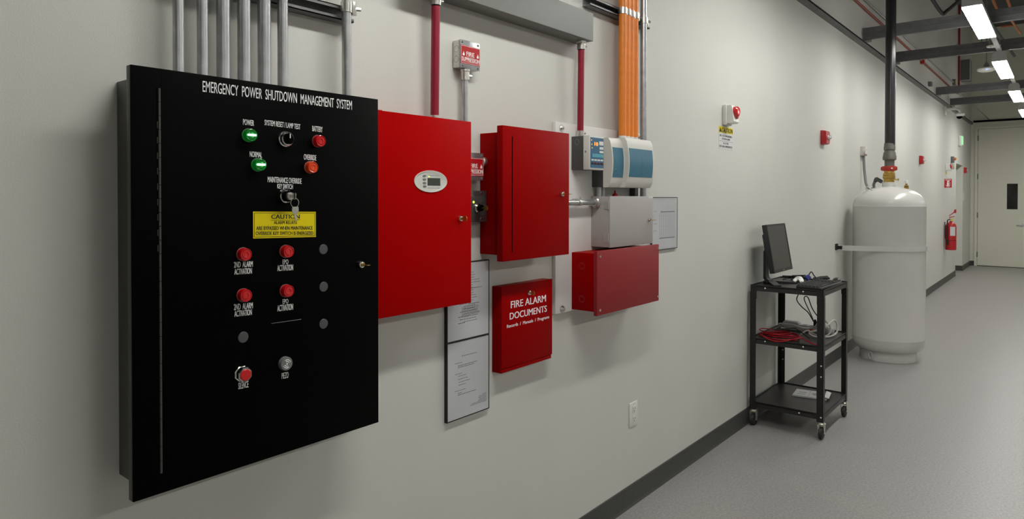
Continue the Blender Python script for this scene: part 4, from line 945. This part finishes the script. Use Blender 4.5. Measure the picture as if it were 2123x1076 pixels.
def caster(x, y):
    o = MB().lathe([(0, .108), (.022, .108), (.022, .102), (.026, .098), (.024, .092), (0, .092)], (x, y, 0), seg=20).build('caster', 'zinc', q)
    MB().lathe([(.0245, .0985), (.0262, .0965), (.0245, .0945)], (x, y, 0), seg=20).build('bearing_ring', 'yellow', o)
    wx, wy = x+.004, y-.014
    MB().lathe([(0, -.013), (.030, -.013), (.0385, -.008), (.0390, 0), (.0385, .008), (.030, .013), (0, .013)], (wx, wy, .0391), (1, .25, 0), 28).build('wheel', 'rubber', o)
    b = MB()
    for s in (-1, 1):
        dx = s*.017
        b.prism([(wx+dx*1, wy-.012+dx*.25, .035), (wx+dx, wy+.012+dx*.25, .035), (x+dx, y+.020+dx*.25, .093), (x+dx, y-.020+dx*.25, .093)], (s*.0025, 0, 0))
    b.box(x-.020, x+.020, y-.020, y+.020, .088, .093)
    b.cyl((wx-.023, wy, .0391), .005, .046, (1, 0, 0), 8)
    b.build('fork', 'zinc', o)
    return o
for x, y in ((cx0+.018, cy0+.018), (cx1-.012, cy0+.018), (cx1-.012, cy1-.018), (cx0+.018, cy1-.018)): caster(x, y)
ZT = .945
# monitor
q = thing('computer_monitor', 'black flat monitor tilted back on the cart top', 'monitor', (.10, 4.79, ZT))
tilt = math.atan2(.056, .324)
nrm = Vector((math.cos(tilt), 0, math.sin(tilt))); upv = Vector((-math.sin(tilt), 0, math.cos(tilt))); rt = Vector((0, 1, 0))
ctr = Vector((.150, 4.795, 1.1985))
MW, MH = .385, .329
def tbox(a0, a1, u0, u1, d0, d1, bev=.0):
    t = bmesh.new(); bmesh.ops.create_cube(t, size=1.0)
    for v in t.verts: v.co = Vector((a0+(v.co.x+.5)*(a1-a0), u0+(v.co.y+.5)*(u1-u0), d0+(v.co.z+.5)*(d1-d0)))
    if bev: bmesh.ops.bevel(t, geom=t.edges[:], offset=bev, segments=2, affect='EDGES', profile=.5)
    for v in t.verts: v.co = ctr+rt*v.co.x+upv*v.co.y+nrm*v.co.z
    return t
b = MB(); b.merge(tbox(-MW/2, MW/2, -MH/2, MH/2, -.034, -.004, .004)); b.merge(tbox(-MW/2+.05, MW/2-.05, -MH/2+.04, MH/2-.06, -.062, -.034, .010)); b.build('housing', 'monitor', q)
b = MB(); t_ = .014
b.merge(tbox(-MW/2, MW/2, MH/2-t_, MH/2, -.004, 0)); b.merge(tbox(-MW/2, MW/2, -MH/2, -MH/2+.022, -.004, 0)); b.merge(tbox(-MW/2, -MW/2+t_, -MH/2+.022, MH/2-t_, -.004, 0)); b.merge(tbox(MW/2-t_, MW/2, -MH/2+.022, MH/2-t_, -.004, 0)); b.build('bezel', 'monitor', q)
b = MB(); b.merge(tbox(-MW/2+t_, MW/2-t_, -MH/2+.022, MH/2-t_, -.004, -.002)); b.build('screen', 'screen', q, 'dark grey blank screen')
b = MB(); b.merge(tbox(-.009, .009, -MH/2+.008, -MH/2+.014, 0, .0006)); b.build('badge', 'galv', q)
b = MB(); b.prism_y([(.048, ZT+.035), (.060, ZT+.020), (.092, ZT+.006), (.100, ZT+.016), (.072, ZT+.032), (.064, ZT+.05), (.064, ZT+.222), (.058, ZT+.236), (.048, ZT+.222)], 4.760, 4.830); b.build('neck', 'monitor', q)
b = MB(); b.merge(tbox(-.03, .03, -.06, .00, -.092, -.062, .004)); b.build('hinge_block', 'monitor', q)
b = MB()
def foot(p0, p1, wd, h0, h1):
    p0, p1 = Vector(p0), Vector(p1); d = (p1-p0).normalized(); s_ = Vector((-d.y, d.x, 0))*wd/2
    A = [p0-s_, p0+s_, p1+s_, p1-s_]
    vs = [b.bm.verts.new((v.x, v.y, ZT)) for v in A]+[b.bm.verts.new((v.x, v.y, ZT+h)) for v, h in zip(A, (h0, h0, h1, h1))]
    for f in ((3, 2, 1, 0), (4, 5, 6, 7), (0, 1, 5, 4), (1, 2, 6, 5), (2, 3, 7, 6), (3, 0, 4, 7)): b.bm.faces.new([vs[i] for i in f])
foot((.085, 4.795, 0), (.185, 4.640, 0), .050, .022, .009); foot((.085, 4.795, 0), (.225, 4.905, 0), .050, .022, .009); b.box(.050, .110, 4.750, 4.840, ZT, ZT+.020, .004)
b.build('base', 'monitor', q)
# keyboard and mouse
q = thing('keyboard', 'black computer keyboard along the right edge of the cart top', 'keyboard', (.40, 4.83, ZT))
kr = Matrix.Translation((.402, 4.825, ZT+.0005)) @ Matrix.Rotation(math.radians(-2), 4, 'Z')
t = bmesh.new(); bmesh.ops.create_cube(t, size=1)
for v in t.verts: v.co = Vector((v.co.x*.158, v.co.y*.455, (v.co.z+.5)*(.018 if v.co.x > 0 else .024)+(.0 if v.co.x > 0 else .0)))
bmesh.ops.bevel(t, geom=t.edges[:], offset=.003, segments=2, affect='EDGES', profile=.5)
b = MB(); b.merge(t, kr); b.build('case', 'monitor', q)
b = MB()
for i in range(6):
    for j in range(21):
        if j in (15,): continue
        x = -.064+i*.0235; y = -.212+j*.0202
        if i == 5 and 4 <= j <= 9:
            if j > 4: continue
            wy = .118
        else: wy = .0172
        t = bmesh.new(); bmesh.ops.create_cube(t, size=1)
        zz = .024-(x+.079)/.158*.006
        for v in t.verts: v.co = Vector((x+v.co.x*(.019 if v.co.z < 0 else .015), y+(wy-.0172)/2+v.co.y*(wy if v.co.z < 0 else wy-.004), zz+(v.co.z+.5)*.007))
        b.merge(t, kr)
b.build('keys', 'cable', q)
q = thing('computer_mouse', 'black mouse at the far right corner of the cart top', 'mouse', (.44, 5.115, ZT))
b = MB(); t = bmesh.new(); bmesh.ops.create_uvsphere(t, u_segments=24, v_segments=12, radius=1)
for v in t.verts: v.co = Vector((v.co.x*.031, v.co.y*.053, max(v.co.z, -.1)*.034+.0036))
b.merge(t, Matrix.Translation((.437, 5.118, ZT)) @ Matrix.Rotation(math.radians(20), 4, 'Z')); b.build('body', 'monitor', q)
MB().cyl((.437, 5.150, ZT+.028), .007, .006, (1, 0, 0), 14).build('scroll_wheel', 'mgrey', q)
# cables on the top shelf
def bundle(name, label, pts_list, r, m, cat='cable', parent_loc=None):
    b = MB()
    for pts in pts_list: b.tube(pts, r, 8)
    return tag(b.build(name, m), label, cat)
z = ZT+.006
pl = []
for k in range(6):
    a = random.uniform(0, .01)
    pl.append([(.10+.02*math.sin(k), 5.02+.01*k, z+.004*k), (.14+.01*k, 5.07-.008*k, z+.012+.003*k), (.20, 5.10+.01*math.sin(k*2), z+.018-.002*k), (.245-.006*k, 5.125+.006*k, z+.010+.003*k), (.20+.01*math.cos(k), 5.15, z+.006+.004*k), (.13, 5.10+.006*k, z+.004*k)])
bundle('cable_bundle', 'tangled black cable behind the monitor on the cart top', pl, .0042, 'cable')
pl = []
for k in range(6):
    pl.append([(.285, 5.075+.006*k, z+.004*k), (.31+.004*k, 5.125, z+.022-.002*k), (.345, 5.165-.004*k, z+.026), (.375-.003*k, 5.172, z+.014+.003*k), (.34, 5.130-.006*k, z+.008+.002*k), (.300, 5.090, z+.003*k)])
bundle('cable_bundle', 'black folded cable between the blue connector and the mouse', pl, .0045, 'cable')
q = thing('video_connector', 'blue video cable plug lying on the cart top', 'connector', (.275, 5.06, ZT))
b = MB(); t = bmesh.new(); bmesh.ops.create_cube(t, size=1)
for v in t.verts: v.co = Vector((v.co.x*.034, v.co.y*.040, v.co.z*.017))
bmesh.ops.bevel(t, geom=t.edges[:], offset=.003, segments=2, affect='EDGES', profile=.5)
Rv = Matrix.Translation((.268, 5.03, ZT+.033)) @ Matrix.Rotation(.9, 4, 'Y') @ Matrix.Rotation(.5, 4, 'X'); b.merge(t, Rv); b.build('plug', 'vgablue', q, 'blue plug')
MB().tube([(.272, 5.045, ZT+.050), (.280, 5.07, ZT+.070), (.292, 5.10, ZT+.040), (.31, 5.12, ZT+.012)], .004, 8).build('lead', 'cable', q)
pl = [[(.185, 4.98, z), (.20, 5.0, z+.022), (.225, 4.985, z+.026), (.245, 4.97, z+.006)], [(.190, 4.96, z), (.215, 4.985, z+.018), (.24, 4.965, z+.018), (.255, 4.95, z)], [(.180, 4.99, z+.002), (.21, 5.02, z+.024), (.235, 5.0, z+.020), (.250, 4.98, z)], [(.20, 4.95, z), (.215, 4.97, z+.012), (.235, 4.955, z+.012), (.25, 4.94, z)]]
bundle('cable_bundle', 'small white coiled lead in the middle of the cart top', pl, .0075, 'letter')
# shelf two
ZS = .589
q = thing('power_strip', 'grey power strip lying across the middle shelf of the cart', 'power strip', (.28, 5.02, ZS))
kr = Matrix.Translation((.27, 5.055, ZS)) @ Matrix.Rotation(math.radians(2), 4, 'Z')
t = bmesh.new(); bmesh.ops.create_cube(t, size=1)
for v in t.verts: v.co = Vector((v.co.x*.33, v.co.y*.066, (v.co.z+.5)*.046))
bmesh.ops.bevel(t, geom=t.edges[:], offset=.010, segments=3, affect='EDGES', profile=.5)
b = MB(); b.merge(t, kr); b.build('case', 'lgrey', q)
MB().box(.095, .215, 5.015, 5.085, ZS+.002, ZS+.066, .022, 4).build('plug_housing', 'lgrey', q)
b = MB()
for k in range(4): b.box(.235+k*.045, .258+k*.045, 5.036, 5.070, ZS+.0460, ZS+.0472)
b.build('outlets', 'mgrey', q)
B(.285, .335, 5.020, 5.0235, ZS+.014, ZS+.026).build('switch', 'lensorange', q, 'orange switch')
B(.30, .38, 5.035, 5.066, ZS+.0462, ZS+.0474).build('sticker', 'coupred', q)
b = MB()
for k in range(8):
    ph = random.uniform(0, 6.28); cx_, cy_ = .185+random.uniform(-.03, .03), 4.735+random.uniform(-.03, .02)
    ra, rb = .125+random.uniform(-.045, .016), .095+random.uniform(-.045, .02); zz = ZS+.005+k*.0040; tl = random.uniform(-.012, .012); sk = random.uniform(-.3, .3)
    pts = [(max(cx0+.012, cx_+ra*math.cos(a)+sk*rb*math.sin(a)), max(cy0+.010, cy_+rb*math.sin(a)), max(ZS+.004, zz+tl*math.cos(a+ph))) for a in [2*PI*j/12 for j in range(12)]]
    b.tube(pts, .0036, 8, 4, closed=True)
b.tube([(.085, 4.615, ZS+.030), (.110, 4.585, ZS+.024), (.150, 4.568, ZS+.012), (.200, 4.566, ZS+.003), (.250, 4.572, ZS+.010), (.300, 4.600, ZS+.026), (.34, 4.66, ZS+.030)], .0042, 8)
b.tube([(.30, 4.70, ZS+.030), (.36, 4.64, ZS+.024), (.42, 4.60, ZS+.012), (.46, 4.595, ZS+.006)], .0042, 8)
tag(b.build('cable_coil', 'redcable'), 'coiled red network cable on the middle shelf of the cart', 'cable')
bundle('cable_bundle', 'black lead tangled over the red cable coil on the middle shelf', [[(.10, 4.90, ZS+.020), (.13, 4.93, ZS+.055), (.15, 4.84, ZS+.062), (.16, 4.66, ZS+.060), (.20, 4.70, ZS+.064), (.25, 4.80, ZS+.062), (.28, 4.75, ZS+.062), (.31, 4.74, ZS+.05), (.35, 4.78, ZS+.008)]], .004, 'cable')
b = MB()
b.tube([(.135, 4.985, ZS+.012), (.100, 4.97, ZS+.025), (.105, 4.94, ZS+.055), (.20, 4.92, ZS+.060), (.27, 4.90, ZS+.052), (.30, 4.96, ZS+.045), (.34, 4.95, ZS+.060), (.37, 4.92, ZS+.100), (.395, 4.90, ZS+.118), (.425, 4.905, ZS+.110), (.445, 4.93, ZS+.070), (.440, 4.93, ZS+.030), (.41, 4.91, ZS+.010),
 (.36, 4.86, ZS+.010), (.33, 4.85, ZS+.035), (.40, 4.87, ZS+.060), (.44, 4.90, ZS+.095), (.462, 4.95, ZS+.120), (.474, 4.99, ZS+.080), (.470, 4.98, ZS+.030), (.44, 4.93, ZS+.008), (.40, 4.90, ZS+.008), (.34, 4.90, ZS+.020), (.31, 4.88, ZS+.040), (.27, 4.87, ZS+.012)], .0062, 8)
tag(b.build('extension_lead', 'whitecable'), 'off-white cord looping up at the right of the middle shelf', 'cable')
q = thing('hanging_lead', 'black power lead hanging from the cart top down to the power strip', 'cable', (.27, 4.85, .66))
MB().tube([(.262, 4.90, .9405), (.256, 4.90, .900), (.232, 4.90, .835), (.258, 4.92, .785), (.292, 4.95, .745), (.313, 4.97, .700), (.318, 5.0, .672)], .0038, 8).build('cord', 'cable', q)
MB().tube([(.320, 5.0, .672), (.305, 4.96, .740), (.278, 4.92, .830), (.285, 4.91, .858), (.305, 4.91, .850), (.330, 4.93, .770), (.370, 4.98, .690), (.380, 5.0, .655), (.365, 5.01, .640), (.345, 5.02, .650), (.335, 5.02, .668)], .0036, 8).build('cord', 'cable', q)
MB().lathe([(.006, .055), (.010, .040), (.016, .020), (.017, 0), (0, 0)], (.320, 5.050, ZS+.0480), (0, -.6, 1), 14).build('plug', 'cable', q)
# leaflet on the bottom shelf
q = thing('leaflet', 'folded white leaflet lying on the bottom shelf of the cart', 'leaflet', (.30, 4.98, .156))
kr = Matrix.Translation((.305, 4.995, .1565)) @ Matrix.Rotation(math.radians(9), 4, 'Z')
b = MB(); vs = [(-.112, -.085, 0), (.105, -.085, 0), (.115, .085, 0), (-.105, .085, 0)]
A = [b.bm.verts.new(kr @ Vector((x, y, h))) for h in (0, .010) for x, y, _ in vs]
for f in ((3, 2, 1, 0), (4, 5, 6, 7), (0, 1, 5, 4), (1, 2, 6, 5), (2, 3, 7, 6), (3, 0, 4, 7)): b.bm.faces.new([A[i] for i in f])
b.merge((lambda t: (bmesh.ops.create_grid(t, x_segments=4, y_segments=4, size=.5), [setattr(v, 'co', Vector((.105+v.co.x*.03, v.co.y*.165, .012+(.5-v.co.x)*.010+.004*abs(v.co.y)))) for v in t.verts], t)[-1])(bmesh.new()), kr)
b.build('sheet', 'paperw', q)
b = MB()
for (x0, x1, y0, y1) in ((-.085, -.035, -.045, -.030), (-.080, -.030, 0.0, .020), (-.012, -.009, -.08, .08)):
    t = bmesh.new(); bmesh.ops.create_cube(t, size=1)
    for v in t.verts: v.co = Vector(((x0+x1)/2+v.co.x*(x1-x0), (y0+y1)/2+v.co.y*(y1-y0), .0103+v.co.z*.0004))
    b.merge(t, kr)
t = bmesh.new(); bmesh.ops.create_circle(t, cap_ends=True, radius=.04, segments=24)
for v in t.verts: v.co = Vector((.045+v.co.x, v.co.y, .0106))
b.merge(t, kr)
b.build('print', 'lightink', q)
